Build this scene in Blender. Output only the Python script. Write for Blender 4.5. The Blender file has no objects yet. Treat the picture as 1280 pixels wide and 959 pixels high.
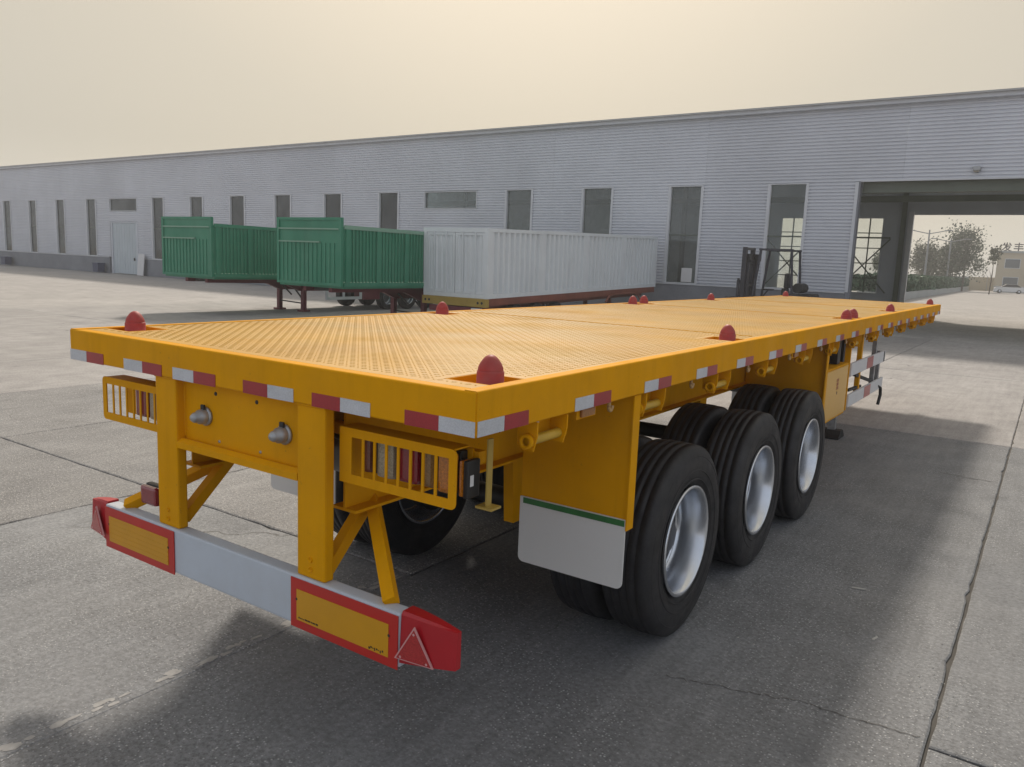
import bpy, bmesh, math, random
from mathutils import Vector, Matrix
random.seed(7)
sc = bpy.context.scene
COL = sc.collection
R = math.radians

# ------------------------------------------------------------------ camera
cd = bpy.data.cameras.new('camera'); cam = bpy.data.objects.new('camera', cd); COL.objects.link(cam)
yaw, pitch, roll = R(-33.99), R(8.81), R(2.32)
fw = Vector((math.sin(yaw)*math.cos(pitch), math.cos(yaw)*math.cos(pitch), -math.sin(pitch)))
rt = Vector((math.cos(yaw), -math.sin(yaw), 0)); up = rt.cross(fw)
r2 = rt*math.cos(roll)+up*math.sin(roll); u2 = -rt*math.sin(roll)+up*math.cos(roll)
m = Matrix((r2, u2, -fw)).transposed().to_4x4(); m.translation = Vector((2.7276, -1.9983, 2.0154))
cam.matrix_world = m
cd.sensor_fit = 'HORIZONTAL'; cd.sensor_width = 36; cd.lens = 990.7*36/1280
cd.clip_start = .05; cd.clip_end = 3000
sc.camera = cam
# ------------------------------------------------------------------ sky and sun
SUN_EL, SUN_AZ = R(42), R(-33.5)              # azimuth measured from +y towards +x
w = bpy.data.worlds.new('World'); sc.world = w; w.use_nodes = True
nt = w.node_tree; nt.nodes.clear()
sky = nt.nodes.new('ShaderNodeTexSky'); sky.sky_type = 'NISHITA'; sky.sun_disc = False
sky.sun_elevation = SUN_EL; sky.sun_rotation = SUN_AZ; sky.altitude = 50
sky.air_density = 1.0; sky.dust_density = 7.0; sky.ozone_density = 1.0
sunv = Vector((math.sin(SUN_AZ)*math.cos(SUN_EL), math.cos(SUN_AZ)*math.cos(SUN_EL), math.sin(SUN_EL)))
# dust veil: warm and brighter towards the hidden sun, cool grey away from it
wtc = nt.nodes.new('ShaderNodeTexCoord'); dp = nt.nodes.new('ShaderNodeVectorMath'); dp.operation = 'DOT_PRODUCT'; dp.inputs[1].default_value = sunv
nt.links.new(wtc.outputs['Generated'], dp.inputs[0])
rmp = nt.nodes.new('ShaderNodeValToRGB'); rmp.color_ramp.interpolation = 'B_SPLINE'
for pos, c_ in ((.30, (.60, .645, .73)), (.60, (.60, .62, .65)), (.80, (.61, .57, .49)), (.91, (.665, .60, .475)), (.95, (.80, .70, .54)), (1., (.92, .80, .60))):
    e_ = rmp.color_ramp.elements.new(pos); e_.color = (*c_, 1)
rmp.color_ramp.elements.remove(rmp.color_ramp.elements[0]); [rmp.color_ramp.elements.remove(q) for q in list(rmp.color_ramp.elements) if min(q.color[:3]) > .99]
mr = nt.nodes.new('ShaderNodeMapRange'); mr.inputs[1].default_value = -1; mr.inputs[2].default_value = 1
nt.links.new(dp.outputs['Value'], mr.inputs[0]); nt.links.new(mr.outputs[0], rmp.inputs[0])
vs_ = nt.nodes.new('ShaderNodeVectorMath'); vs_.operation = 'SCALE'; vs_.inputs['Scale'].default_value = 10.; nt.links.new(rmp.outputs[0], vs_.inputs[0])
sx = nt.nodes.new('ShaderNodeSeparateXYZ'); nt.links.new(wtc.outputs['Generated'], sx.inputs[0])
hb_ = nt.nodes.new('ShaderNodeMapRange'); hb_.interpolation_type = 'SMOOTHSTEP'; hb_.inputs[1].default_value = 0; hb_.inputs[2].default_value = .13; hb_.inputs[3].default_value = 13.6; hb_.inputs[4].default_value = 10.
nt.links.new(sx.outputs[2], hb_.inputs[0]); nt.links.new(hb_.outputs[0], vs_.inputs['Scale'])
hazec = nt.nodes.new('ShaderNodeMix'); hazec.data_type = 'RGBA'; hazec.inputs[0].default_value = .90
nt.links.new(vs_.outputs[0], hazec.inputs[7])
bg = nt.nodes.new('ShaderNodeBackground'); bg.inputs[1].default_value = .1
wo = nt.nodes.new('ShaderNodeOutputWorld')
nt.links.new(sky.outputs[0], hazec.inputs[6]); nt.links.new(hazec.outputs[2], bg.inputs[0]); nt.links.new(bg.outputs[0], wo.inputs[0])
sl = bpy.data.lights.new('sun', 'SUN'); sl.energy = 3.2; sl.angle = R(6); sl.color = (1, .90, .77)
so = bpy.data.objects.new('sun', sl); COL.objects.link(so)
sd = Vector((math.sin(SUN_AZ)*math.cos(SUN_EL), math.cos(SUN_AZ)*math.cos(SUN_EL), math.sin(SUN_EL)))
so.rotation_euler = sd.to_track_quat('Z', 'Y').to_euler(); so.location = (0, 0, 60)
sc.view_settings.view_transform = 'Standard'; sc.view_settings.look = 'None'
sc.view_settings.exposure = 0; sc.view_settings.gamma = 1
sc.render.engine = 'CYCLES'; sc.cycles.use_denoising = True
sc.cycles.max_bounces = 7; sc.cycles.transparent_max_bounces = 12
sc.cycles.sample_clamp_indirect = 6

# ------------------------------------------------------------------ materials
MATS = {}
def mat(name, col, rough=.5, metal=0., var=.0, vscale=3., fine=.0, fscale=60., bump=0., bscale=80., dirt=None, dirtamt=0., dscale=1.2,
        coat=0., rnd=0., spec=.5, stretch=None, seed=0., streak=0., chips=0.):
    if name in MATS: return MATS[name]
    M = bpy.data.materials.new(name); M.use_nodes = True; t = M.node_tree; N = t.nodes; L = t.links
    b = N['Principled BSDF']; b.inputs['Roughness'].default_value = rough; b.inputs['Metallic'].default_value = metal
    b.inputs['Coat Weight'].default_value = coat; b.inputs['Coat Roughness'].default_value = .15
    b.inputs['Specular IOR Level'].default_value = spec
    tc = N.new('ShaderNodeTexCoord'); src = tc.outputs['Object']
    geo = N.new('ShaderNodeNewGeometry'); src = geo.outputs['Position']
    if stretch:
        mp = N.new('ShaderNodeMapping'); mp.inputs['Scale'].default_value = stretch; L.new(src, mp.inputs[0]); src = mp.outputs[0]
    def noise(s, det=4, rg=.55):
        n = N.new('ShaderNodeTexNoise'); n.inputs['Scale'].default_value = s; n.inputs['Detail'].default_value = det
        n.inputs['Roughness'].default_value = rg; L.new(src, n.inputs['Vector']); return n.outputs['Fac']
    def rng(f, a, bb, lo, hi):
        q = N.new('ShaderNodeMapRange'); L.new(f, q.inputs[0]); q.inputs[1].default_value = a; q.inputs[2].default_value = bb
        q.inputs[3].default_value = lo; q.inputs[4].default_value = hi; return q.outputs[0]
    def mul(a, bb):
        q = N.new('ShaderNodeMath'); q.operation = 'MULTIPLY'; L.new(a, q.inputs[0]); L.new(bb, q.inputs[1]); return q.outputs[0]
    f = None
    if var: f = rng(noise(vscale), .3, .7, 1-var, 1+var)
    if fine:
        g = rng(noise(fscale, 2), .3, .7, 1-fine, 1+fine); f = g if f is None else mul(f, g)
    if rnd:
        oi = N.new('ShaderNodeObjectInfo'); g = rng(oi.outputs['Random'], 0, 1, 1-rnd, 1+rnd); f = g if f is None else mul(f, g)
    out = None
    if f is not None:
        vm = N.new('ShaderNodeVectorMath'); vm.operation = 'SCALE'; vm.inputs[0].default_value = col[:3]; L.new(f, vm.inputs['Scale']); out = vm.outputs[0]
    if dirt:
        mx = N.new('ShaderNodeMix'); mx.data_type = 'RGBA'
        L.new(rng(noise(dscale, 6, .65), .42, .72, 0, dirtamt), mx.inputs[0])
        if out is not None: L.new(out, mx.inputs[6])
        else: mx.inputs[6].default_value = (*col[:3], 1)
        mx.inputs[7].default_value = (*dirt, 1); out = mx.outputs[2]
        L.new(rng(noise(dscale*1.7, 5), .35, .7, rough, min(1, rough+.25)), b.inputs['Roughness'])
    def over(fac, c2, o):
        mx = N.new('ShaderNodeMix'); mx.data_type = 'RGBA'; L.new(fac, mx.inputs[0])
        if o is not None: L.new(o, mx.inputs[6])
        else: mx.inputs[6].default_value = (*col[:3], 1)
        mx.inputs[7].default_value = (*c2, 1); return mx.outputs[2]
    if streak:      # run-off marks, stretched along the height
        mp = N.new('ShaderNodeMapping'); mp.inputs['Scale'].default_value = (1, 1, .07); L.new(geo.outputs['Position'], mp.inputs[0])
        n = N.new('ShaderNodeTexNoise'); n.inputs['Scale'].default_value = streak[1]; n.inputs['Detail'].default_value = 5; n.inputs['Roughness'].default_value = .65; L.new(mp.outputs[0], n.inputs['Vector'])
        out = over(mul(rng(n.outputs['Fac'], .5, .72, 0, streak[0]), rng(noise(streak[1]*.2, 3), .35, .65, .2, 1)), tuple(c*streak[2] for c in col[:3]), out)
    if chips:       # scuffs and chips down to primer
        out = over(mul(rng(noise(42, 4, .75), .655, .70, 0, chips), rng(noise(2.1, 3), .42, .62, 0, 1)), (.16, .085, .03), out)
    if out is not None: L.new(out, b.inputs['Base Color'])
    else: b.inputs['Base Color'].default_value = (*col[:3], 1)
    if bump:
        bp = N.new('ShaderNodeBump'); bp.inputs['Strength'].default_value = bump; bp.inputs['Distance'].default_value = .01
        L.new(noise(bscale, 5), bp.inputs['Height']); L.new(bp.outputs[0], b.inputs['Normal'])
    MATS[name] = M; return M

YEL = mat('yellow_paint', (.72, .33, .002), .45, var=.06, vscale=2.5, bump=.03, bscale=25, dirt=(.44, .22, .02), dirtamt=.28, dscale=2.2, coat=.0, spec=.06, streak=(.30, 16., .62), chips=.6)
DECK = mat('deck_yellow_paint', (.47, .245, .010), .43, var=.14, vscale=1.3, dirt=(.46, .30, .07), dirtamt=.7, dscale=1.1, spec=.30, chips=.35)
LOCKRED = mat('oxide_red_paint', (.36, .034, .034), .45, var=.12, vscale=20, dirt=(.2, .12, .1), dirtamt=.3, dscale=14)
RUB = mat('tyre_rubber', (.015, .015, .018), .48, var=.25, vscale=6, fine=.25, fscale=90, dirt=(.045, .043, .04), dirtamt=.4, dscale=5, bump=.08, bscale=160)
RIM = mat('silver_rim', (.66, .69, .74), .24, metal=.9, var=.06, vscale=10)
RIMD = mat('rim_disc_shade_grey', (.085, .09, .105), .5, metal=.3, var=.1, vscale=10)  # shade inside the deep dish is put into the disc colour
STEEL = mat('galvanised_steel', (.36, .37, .38), .42, metal=.6, var=.2, vscale=25)
DARK = mat('black_running_gear', (.018, .018, .019), .5, var=.3, vscale=8, dirt=(.06, .055, .05), dirtamt=.3, dscale=4)
BUMP = mat('bumper_grey_paint', (.52, .575, .65), .32, var=.03, vscale=3, dirt=(.42, .43, .45), dirtamt=.35, dscale=4, chips=.5)
WTAPE = mat('white_reflective_tape', (.52, .54, .58), .3, fine=.10, fscale=180, var=.08, vscale=9)
RTAPE = mat('red_reflective_tape', (.33, .022, .030), .3, fine=.12, fscale=180, var=.08, vscale=9)
PRED = mat('red_marker_plate', (.50, .022, .016), .35, var=.05, vscale=6)
PYEL = mat('yellow_marker_plate', (.62, .30, .006), .35, var=.05, vscale=6)
RUBR = mat('red_rubber_cap', (.42, .010, .018), .38, var=.08, vscale=8)
REFL = mat('red_reflector', (.42, .030, .030), .15, fine=.25, fscale=220, coat=.6)
PINK = mat('pale_reflector_rim', (.62, .32, .32), .3)
LRED = mat('red_lens', (.22, .010, .022), .12, fine=.15, fscale=150, coat=.8)
LAMB = mat('amber_lens', (.50, .17, .012), .12, fine=.3, fscale=150, coat=.8)
LCLR = mat('clear_lens', (.34, .29, .20), .12, fine=.25, fscale=150, coat=.8)
FLAP = mat('grey_mud_flap', (.70, .70, .69), .55, var=.05, vscale=3, dirt=(.52, .52, .51), dirtamt=.3, dscale=3)
GRN = mat('green_strip', (.03, .16, .04), .5, var=.2, vscale=12)
WHITE = mat('white_paint', (.66, .66, .67), .45, var=.05, vscale=4, dirt=(.4, .38, .36), dirtamt=.25, dscale=4)
INK = mat('black_print', (.03, .025, .02), .6)
CLAD = mat('grey_blue_cladding', (.63, .65, .70), .42, var=.05, vscale=.35, rnd=.03, dirt=(.49, .51, .56), dirtamt=.35, dscale=.22, streak=(.22, 2.2, .80))
TRIM = mat('pale_metal_trim', (.60, .615, .65), .4, var=.05, vscale=2)
PLIN = mat('plinth_render', (.21, .22, .245), .85, var=.14, vscale=.8, fine=.08, fscale=20, bump=.1, bscale=30)
INNER = mat('interior_sheet', (.52, .55, .60), .7, var=.08, vscale=.7)
GSTEEL = mat('olive_grey_steel', (.13, .15, .12), .55, var=.1, vscale=2)
ROOF = mat('roof_sheet', (.40, .40, .40), .5, var=.08, vscale=.6)
DOOR = mat('pale_door_sheet', (.48, .54, .58), .5, var=.05, vscale=.8)
GREEN = mat('green_body_paint', (.025, .215, .125), .42, var=.10, vscale=.8, dirt=(.08, .24, .16), dirtamt=.4, dscale=.8, streak=(.4, 3., .6))
GREENL = mat('pale_green_edge', (.20, .36, .27), .45, var=.05, vscale=2)
MAROON = mat('maroon_chassis', (.16, .022, .035), .5, var=.15, vscale=1.5)
CONT = mat('white_grey_container', (.70, .74, .76), .45, var=.05, vscale=.7, dirt=(.62, .63, .63), dirtamt=.35, dscale=.6, streak=(.4, 3., .72))
OLIVE = mat('old_yellow_paint', (.38, .26, .05), .5, var=.1, vscale=3)
RUST = mat('red_oxide_chassis', (.20, .06, .035), .55, var=.2, vscale=2)
FORK = mat('forklift_body', (.03, .032, .045), .5, var=.2, vscale=5)
MAST = mat('forklift_mast_steel', (.035, .035, .045), .45, var=.2, vscale=6)
HEDGE = mat('hedge_leaves', (.055, .11, .06), .7, var=.35, vscale=1.2)
LEAF1 = mat('grey_green_leaves', (.075, .10, .055), .7, var=.35, vscale=.9)
LEAF2 = mat('dry_olive_leaves', (.105, .115, .07), .7, var=.3, vscale=.9)
BARK = mat('bark', (.10, .08, .06), .85, var=.2, vscale=3)
POLE = mat('lamp_post_grey', (.26, .27, .29), .5)
FARB = mat('cream_render', (.50, .44, .33), .8, var=.05, vscale=.3)
FARG = mat('grey_wall_render', (.36, .38, .38), .8, var=.08, vscale=.3)
SIGN = mat('sign_letters', (.07, .06, .06), .5)
CARW = mat('white_car_paint', (.72, .73, .74), .25, coat=.5)
BLACK = mat('black_plastic', (.015, .015, .016), .45)
JOINT = mat('dark_joint_filler', (.085, .08, .074), .95, var=.3, vscale=3)

def glass_mat(nm, d0, d1, tint):
    M = bpy.data.materials.new(nm); M.use_nodes = True; t = M.node_tree; N = t.nodes; L = t.links; N.remove(N['Principled BSDF'])
    tr = N.new('ShaderNodeBsdfTransparent'); tr.inputs[0].default_value = (*tint, 1)
    gl = N.new('ShaderNodeBsdfGlossy'); gl.inputs['Roughness'].default_value = .03; gl.inputs[0].default_value = (.8, .85, .85, 1)
    df = N.new('ShaderNodeBsdfDiffuse'); df.inputs[0].default_value = (.30, .31, .315, 1)
    fr = N.new('ShaderNodeFresnel'); fr.inputs[0].default_value = 1.5
    m1 = N.new('ShaderNodeMixShader'); m2 = N.new('ShaderNodeMixShader')
    g = N.new('ShaderNodeNewGeometry'); n = N.new('ShaderNodeTexNoise'); n.inputs['Scale'].default_value = .9; L.new(g.outputs['Position'], n.inputs['Vector'])
    q = N.new('ShaderNodeMapRange'); q.inputs[1].default_value = .3; q.inputs[2].default_value = .7; q.inputs[3].default_value = d0; q.inputs[4].default_value = d1
    L.new(n.outputs['Fac'], q.inputs[0]); L.new(q.outputs[0], m1.inputs[0]); L.new(tr.outputs[0], m1.inputs[1]); L.new(df.outputs[0], m1.inputs[2])
    L.new(fr.outputs[0], m2.inputs[0]); L.new(m1.outputs[0], m2.inputs[1]); L.new(gl.outputs[0], m2.inputs[2])
    L.new(m2.outputs[0], N['Material Output'].inputs[0]); return M
ROOFL_ADDED = bpy.data.materials.new('added_translucent_sheet'); ROOFL_ADDED.use_nodes = True  # for unseen roof strips added to let daylight into the interior
_n = ROOFL_ADDED.node_tree.nodes; _n.remove(_n['Principled BSDF']); _a = _n.new('ShaderNodeBsdfTranslucent'); _b = _n.new('ShaderNodeBsdfTransparent'); _m = _n.new('ShaderNodeMixShader'); _m.inputs[0].default_value = .35
_a.inputs[0].default_value = (.8, .84, .85, 1); _b.inputs[0].default_value = (.8, .84, .86, 1); ROOFL_ADDED.node_tree.links.new(_a.outputs[0], _m.inputs[1]); ROOFL_ADDED.node_tree.links.new(_b.outputs[0], _m.inputs[2]); ROOFL_ADDED.node_tree.links.new(_m.outputs[0], _n['Material Output'].inputs[0])
GLASS = glass_mat('dusty_window_glass', .08, .32, (.80, .84, .82)); GLASS_CLEAR = glass_mat('clear_window_glass', .02, .08, (.93, .95, .94))

def concrete(name, c1, c2, speck, speckc, rough_b, rnd=.07, crack=True):
    """cast concrete: broad stains, trowel streaks, fine grain, exposed stone flecks, hair cracks"""
    M = bpy.data.materials.new(name); M.use_nodes = True; t = M.node_tree; N = t.nodes; L = t.links
    b = N['Principled BSDF']; g = N.new('ShaderNodeNewGeometry'); P = g.outputs['Position']
    def noise(s, det=4, rg=.55, vec=None):
        n = N.new('ShaderNodeTexNoise'); n.inputs['Scale'].default_value = s; n.inputs['Detail'].default_value = det; n.inputs['Roughness'].default_value = rg
        L.new(vec or P, n.inputs['Vector']); return n.outputs['Fac']
    def rng(f, a, bb, lo, hi):
        q = N.new('ShaderNodeMapRange'); L.new(f, q.inputs[0]); q.inputs[1].default_value = a; q.inputs[2].default_value = bb
        q.inputs[3].default_value = lo; q.inputs[4].default_value = hi; return q.outputs[0]
    def mix(f, a, bb):
        q = N.new('ShaderNodeMix'); q.data_type = 'RGBA'; L.new(f, q.inputs[0])
        for k, v in ((6, a), (7, bb)):
            if isinstance(v, tuple): q.inputs[k].default_value = (*v, 1)
            else: L.new(v, q.inputs[k])
        return q.outputs[2]
    def op(o, a, bb):
        q = N.new('ShaderNodeMath'); q.operation = o
        for k, v in ((0, a), (1, bb)):
            if isinstance(v, float): q.inputs[k].default_value = v
            else: L.new(v, q.inputs[k])
        return q.outputs[0]
    big = rng(noise(.33, 6, .62), .32, .68, 0, 1)
    col = mix(big, c1, c2)
    mp = N.new('ShaderNodeMapping'); mp.inputs['Rotation'].default_value = (0, 0, .35); mp.inputs['Scale'].default_value = (9, .7, 1); L.new(P, mp.inputs[0])
    streak = rng(noise(1.3, 6, .65, mp.outputs[0]), .35, .68, .89, 1.08)
    fine = rng(noise(38, 5, .7), .3, .7, .68, 1.30)
    mid = rng(noise(2.3, 7, .68), .3, .7, .84, 1.13)
    oi = N.new('ShaderNodeObjectInfo'); ob = rng(oi.outputs['Random'], 0, 1, 1-rnd, 1+rnd)
    f = op('MULTIPLY', op('MULTIPLY', streak, fine), op('MULTIPLY', mid, ob))
    vm = N.new('ShaderNodeVectorMath'); vm.operation = 'SCALE'; L.new(col, vm.inputs[0]); L.new(f, vm.inputs['Scale']); col = vm.outputs[0]
    # stone flecks gathered in worn patches
    v = N.new('ShaderNodeTexVoronoi'); v.inputs['Scale'].default_value = 58; L.new(P, v.inputs['Vector'])
    fl = rng(v.outputs['Distance'], .18, .34, 1, 0)
    patch = rng(noise(.9, 5, .65), .62-speck*.35, .80-speck*.35, 0, 1)
    rc = N.new('ShaderNodeSeparateColor'); L.new(v.outputs['Color'], rc.inputs[0])
    some = rng(rc.outputs[0], .45, .55, 0, 1)
    fle = op('MULTIPLY', op('MULTIPLY', fl, patch), some)
    col = mix(fle, col, speckc)
    dk = op('MULTIPLY', patch, rng(noise(55, 3, .7), .5, .62, 0, .55)); col = mix(dk, col, tuple(x*.45 for x in c1))
    # oil / damp blots
    blot = rng(noise(1.1, 5, .62), .60, .74, 0, .38); col = mix(blot, col, tuple(x*.5 for x in c1))
    if crack:
        vc = N.new('ShaderNodeTexVoronoi'); vc.feature = 'DISTANCE_TO_EDGE'; vc.inputs['Scale'].default_value = .21
        nn = N.new('ShaderNodeTexNoise'); nn.inputs['Scale'].default_value = 1.6; nn.inputs['Detail'].default_value = 6; L.new(P, nn.inputs['Vector'])
        va = N.new('ShaderNodeVectorMath'); va.operation = 'MULTIPLY_ADD'; L.new(nn.outputs['Color'], va.inputs[0]); va.inputs[1].default_value = (.9, .9, 0); L.new(P, va.inputs[2])
        L.new(va.outputs[0], vc.inputs['Vector'])
        ck = op('MULTIPLY', rng(vc.outputs['Distance'], .0, .0022, 1, 0), rng(noise(.5, 2), .5, .56, 0, .8))
        col = mix(ck, col, (.05, .047, .043))
    L.new(col, b.inputs['Base Color'])
    L.new(rng(noise(1.1, 5), .3, .7, .62, .9), b.inputs['Roughness']); b.inputs['Specular IOR Level'].default_value = .35
    bp = N.new('ShaderNodeBump'); bp.inputs['Strength'].default_value = rough_b; bp.inputs['Distance'].default_value = .006
    hh = op('ADD', noise(60, 5, .7), op('MULTIPLY', fle, .8)); L.new(hh, bp.inputs['Height']); L.new(bp.outputs[0], b.inputs['Normal'])
    return M
C_SMOOTH = concrete('smooth_yard_concrete', (.30, .291, .291), (.37, .358, .358), .42, (.48, .47, .46), .4)
C_AGG = concrete('exposed_aggregate_concrete', (.22, .219, .224), (.28, .278, .283), 1.1, (.66, .65, .64), .9)
C_DARK = concrete('worn_grey_concrete', (.200, .208, .222), (.256, .263, .276), .72, (.48, .49, .505), .7)
C_FAR = concrete('far_yard_concrete', (.325, .314, .31), (.395, .38, .373), .1, (.45, .44, .42), .2, crack=False)

# ------------------------------------------------------------------ mesh helpers
class MB:
    def __init__(s): s.v = []; s.f = []; s.sm = []
    def add(s, vs, fs, smooth=False):
        o = len(s.v); s.v += [tuple(x) for x in vs]; s.f += [tuple(i+o for i in f) for f in fs]; s.sm += [smooth]*len(fs); return s
    def box(s, x0, x1, y0, y1, z0, z1, M=None, bev=0.):
        if bev > 0:
            bm = bmesh.new(); bmesh.ops.create_cube(bm, size=1)
            for v in bm.verts: v.co = Vector(((x0+x1)/2+v.co.x*(x1-x0), (y0+y1)/2+v.co.y*(y1-y0), (z0+z1)/2+v.co.z*(z1-z0)))
            bmesh.ops.bevel(bm, geom=bm.edges[:], offset=bev, segments=2, affect='EDGES', profile=.6)
            bm.verts.index_update(); vs = [v.co.copy() for v in bm.verts]; fs = [[v.index for v in f.verts] for f in bm.faces]; bm.free()
        else:
            vs = [Vector(p) for p in ((x0,y0,z0),(x1,y0,z0),(x1,y1,z0),(x0,y1,z0),(x0,y0,z1),(x1,y0,z1),(x1,y1,z1),(x0,y1,z1))]
            fs = [(0,3,2,1),(4,5,6,7),(0,1,5,4),(1,2,6,5),(2,3,7,6),(3,0,4,7)]
        if M is not None: vs = [M @ v for v in vs]
        return s.add(vs, fs)
    def cyl(s, p, q, r, r1=None, n=16, caps=True, smooth=True):
        p, q = Vector(p), Vector(q); d = (q-p).normalized(); a = d.orthogonal().normalized(); b = d.cross(a); r1 = r if r1 is None else r1
        vs = [p+(a*math.cos(t)+b*math.sin(t))*r for t in [2*math.pi*i/n for i in range(n)]]
        vs += [q+(a*math.cos(t)+b*math.sin(t))*r1 for t in [2*math.pi*i/n for i in range(n)]]
        s.add(vs, [(i, (i+1) % n, n+(i+1) % n, n+i) for i in range(n)], smooth)
        if caps: s.add(vs, [tuple(range(n))[::-1], tuple(range(n, 2*n))])
        return s
    def tube(s, pts, r, n=10):
        for a, b in zip(pts, pts[1:]): s.cyl(a, b, r, n=n)
        return s
    def bar(s, p, q, wx, wy, upv=(0, 0, 1), bev=0.):
        p, q = Vector(p), Vector(q); d = (q-p); L = d.length; d.normalize(); x = d.cross(Vector(upv)).normalized(); y = x.cross(d)
        M = Matrix((x, y, d)).transposed().to_4x4(); M.translation = p
        return s.box(-wx/2, wx/2, -wy/2, wy/2, 0, L, M, bev)
    def lathe(s, prof, n=40, axis='x', c=(0, 0, 0), smooth=True, close=False):
        vs = []; k = len(prof)
        for i in range(n):
            t = 2*math.pi*i/n; ct, st = math.cos(t), math.sin(t)
            for (h, r) in prof:
                p = {'x': (h, r*ct, r*st), 'z': (r*ct, r*st, h), 'y': (r*ct, h, r*st)}[axis]
                vs.append((p[0]+c[0], p[1]+c[1], p[2]+c[2]))
        fs = []
        for i in range(n):
            j = (i+1) % n
            for m_ in range(k if close else k-1):
                m2 = (m_+1) % k; fs.append((i*k+m_, j*k+m_, j*k+m2, i*k+m2))
        return s.add(vs, fs, smooth)
    def prism(s, poly, a, b, axis='y'):
        """extrude a 2d polygon between a and b along an axis"""
        n = len(poly)
        def P(u, v, t): return {'y': (u, t, v), 'x': (t, u, v), 'z': (u, v, t)}[axis]
        vs = [P(u, v, a) for u, v in poly]+[P(u, v, b) for u, v in poly]
        return s.add(vs, [tuple(range(n)), tuple(range(n, 2*n))[::-1]]+[(i, n+i, n+(i+1) % n, (i+1) % n) for i in range(n)])
    def mesh(s, name, mt):
        me = bpy.data.meshes.new(name); me.from_pydata(s.v, [], s.f)
        me.polygons.foreach_set('use_smooth', s.sm)
        bm = bmesh.new(); bm.from_mesh(me); bmesh.ops.recalc_face_normals(bm, faces=bm.faces[:]); bm.to_mesh(me); bm.free()
        me.materials.append(mt); return me
    def build(s, name, mt, parent=None, loc=(0, 0, 0)):
        return put(name, s.mesh(name, mt), parent, loc)
def put(name, me, parent=None, loc=(0, 0, 0), rot=(0, 0, 0)):
    o = bpy.data.objects.new(name, me); COL.objects.link(o); o.parent = parent; o.location = loc; o.rotation_euler = rot; return o
def thing(name, label, cat, loc=(0, 0, 0), rot=(0, 0, 0), group=None):
    o = bpy.data.objects.new(name, None); COL.objects.link(o); o.location = loc; o.rotation_euler = rot; o.empty_display_size = .2
    return tag(o, label, cat, group)
def tag(o, label, cat, group=None):
    o['label'] = label; o['category'] = cat
    if group: o['group'] = group
    return o
def struct(o): o['kind'] = 'structure'; return o
def stuff(o): o['kind'] = 'stuff'; return o

# ================================================================== GROUND
g = MB(); g.add([(-450, -200, -.03), (450, -200, -.03), (450, 800, -.03), (-450, 800, -.03)], [(0, 1, 2, 3)])
ground = struct(g.build('ground', C_FAR))
XJ = [-23.2, -20.3, -17.4, -14.5, -11.6, -8.65, -6.08, -3.31, -.47, 2.5, 5.4, 8.3, 11.2]
YJ = [-6., 1.68, 9.35, 17.0, 22.4, 27.35]
g = MB(); g.add([(XJ[0], YJ[0], -.014), (XJ[-1], YJ[0], -.014), (XJ[-1], YJ[-1], -.014), (XJ[0], YJ[-1], -.014)], [(0, 1, 2, 3)])
g.build('joint_filler', JOINT, ground)
def slab(x0, x1, y0, y1, mt, gap):
    def edge(a, b, out):
        n = max(6, int((Vector(b)-Vector(a)).length/.11)); r = []
        for i in range(n):
            t = i/n; k = random.gauss(0, .0035)
            if random.random() < .05: k += random.uniform(.006, .022)
            r.append((a[0]+(b[0]-a[0])*t-out[0]*abs(k), a[1]+(b[1]-a[1])*t-out[1]*abs(k)))
        return r
    x0 += gap; x1 -= gap; y0 += gap; y1 -= gap
    lp = edge((x0, y0), (x1, y0), (0, -1))+edge((x1, y0), (x1, y1), (1, 0))+edge((x1, y1), (x0, y1), (0, 1))+edge((x0, y1), (x0, y0), (-1, 0))
    n = len(lp); cx, cy = (x0+x1)/2, (y0+y1)/2; b = MB()
    ins = [(x+(cx-x)*.006, y+(cy-y)*.003) for x, y in lp]
    dz = random.uniform(-.0012, .0010)
    vs = [(x, y, -.022) for x, y in lp]+[(x, y, -.006+dz) for x, y in lp]+[(x, y, dz) for x, y in ins]
    fs = [(i, (i+1) % n, n+(i+1) % n, n+i) for i in range(n)]+[(n+i, n+(i+1) % n, 2*n+(i+1) % n, 2*n+i) for i in range(n)]+[tuple(range(2*n, 3*n))]
    b.add(vs, fs); b.build('concrete_slab', mt, ground)
for j in range(len(YJ)-1):
    for i in range(len(XJ)-1):
        mt = C_SMOOTH; x0_, x1_ = XJ[i], XJ[i+1]
        if i in (6, 7) and j == 1 or i == 6 and j == 0 or i == 5 and j == 1: mt = C_AGG
        elif j <= 1 and i >= 7: mt = C_DARK
        if j == 0 and i == 8: continue
        slab(x0_, x1_, YJ[0] if (j == 1 and i == 8) else YJ[j], YJ[j+1], mt, .006 if (i >= 8 and j < 2) else .0035)
def crack(pts, wd, jit):
    c_ = MB(); L_, R_ = [], []
    for (xa, ya), (xb, yb) in zip(pts, pts[1:]):
        n = max(3, int(math.hypot(xb-xa, yb-ya)/.02))
        for i in range(n):
            t_ = i/n; x_ = xa+(xb-xa)*t_+random.gauss(0, jit); y_ = ya+(yb-ya)*t_+random.gauss(0, jit); w_ = wd*random.uniform(.3, 1.2)
            L_.append((x_, y_-w_, .0022)); R_.append((x_, y_+w_, .0022))
    n = len(L_); c_.add(L_+R_, [(i, i+1, n+i+1, n+i) for i in range(n-1)]); c_.build('crack', JOINT, ground)
crack([(1.35, 1.52), (1.7, 1.62), (1.95, 1.70), (2.2, 1.71), (2.49, 1.74)], .0028, .007)
crack([(1.95, 7.25), (2.2, 7.2), (2.48, 7.22)], .006, .008)
MB().box(XJ[8]-.016, XJ[8]+.016, -5.98, 1.66, -.013, -.0025).build('joint_mortar', C_DARK, ground)
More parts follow.
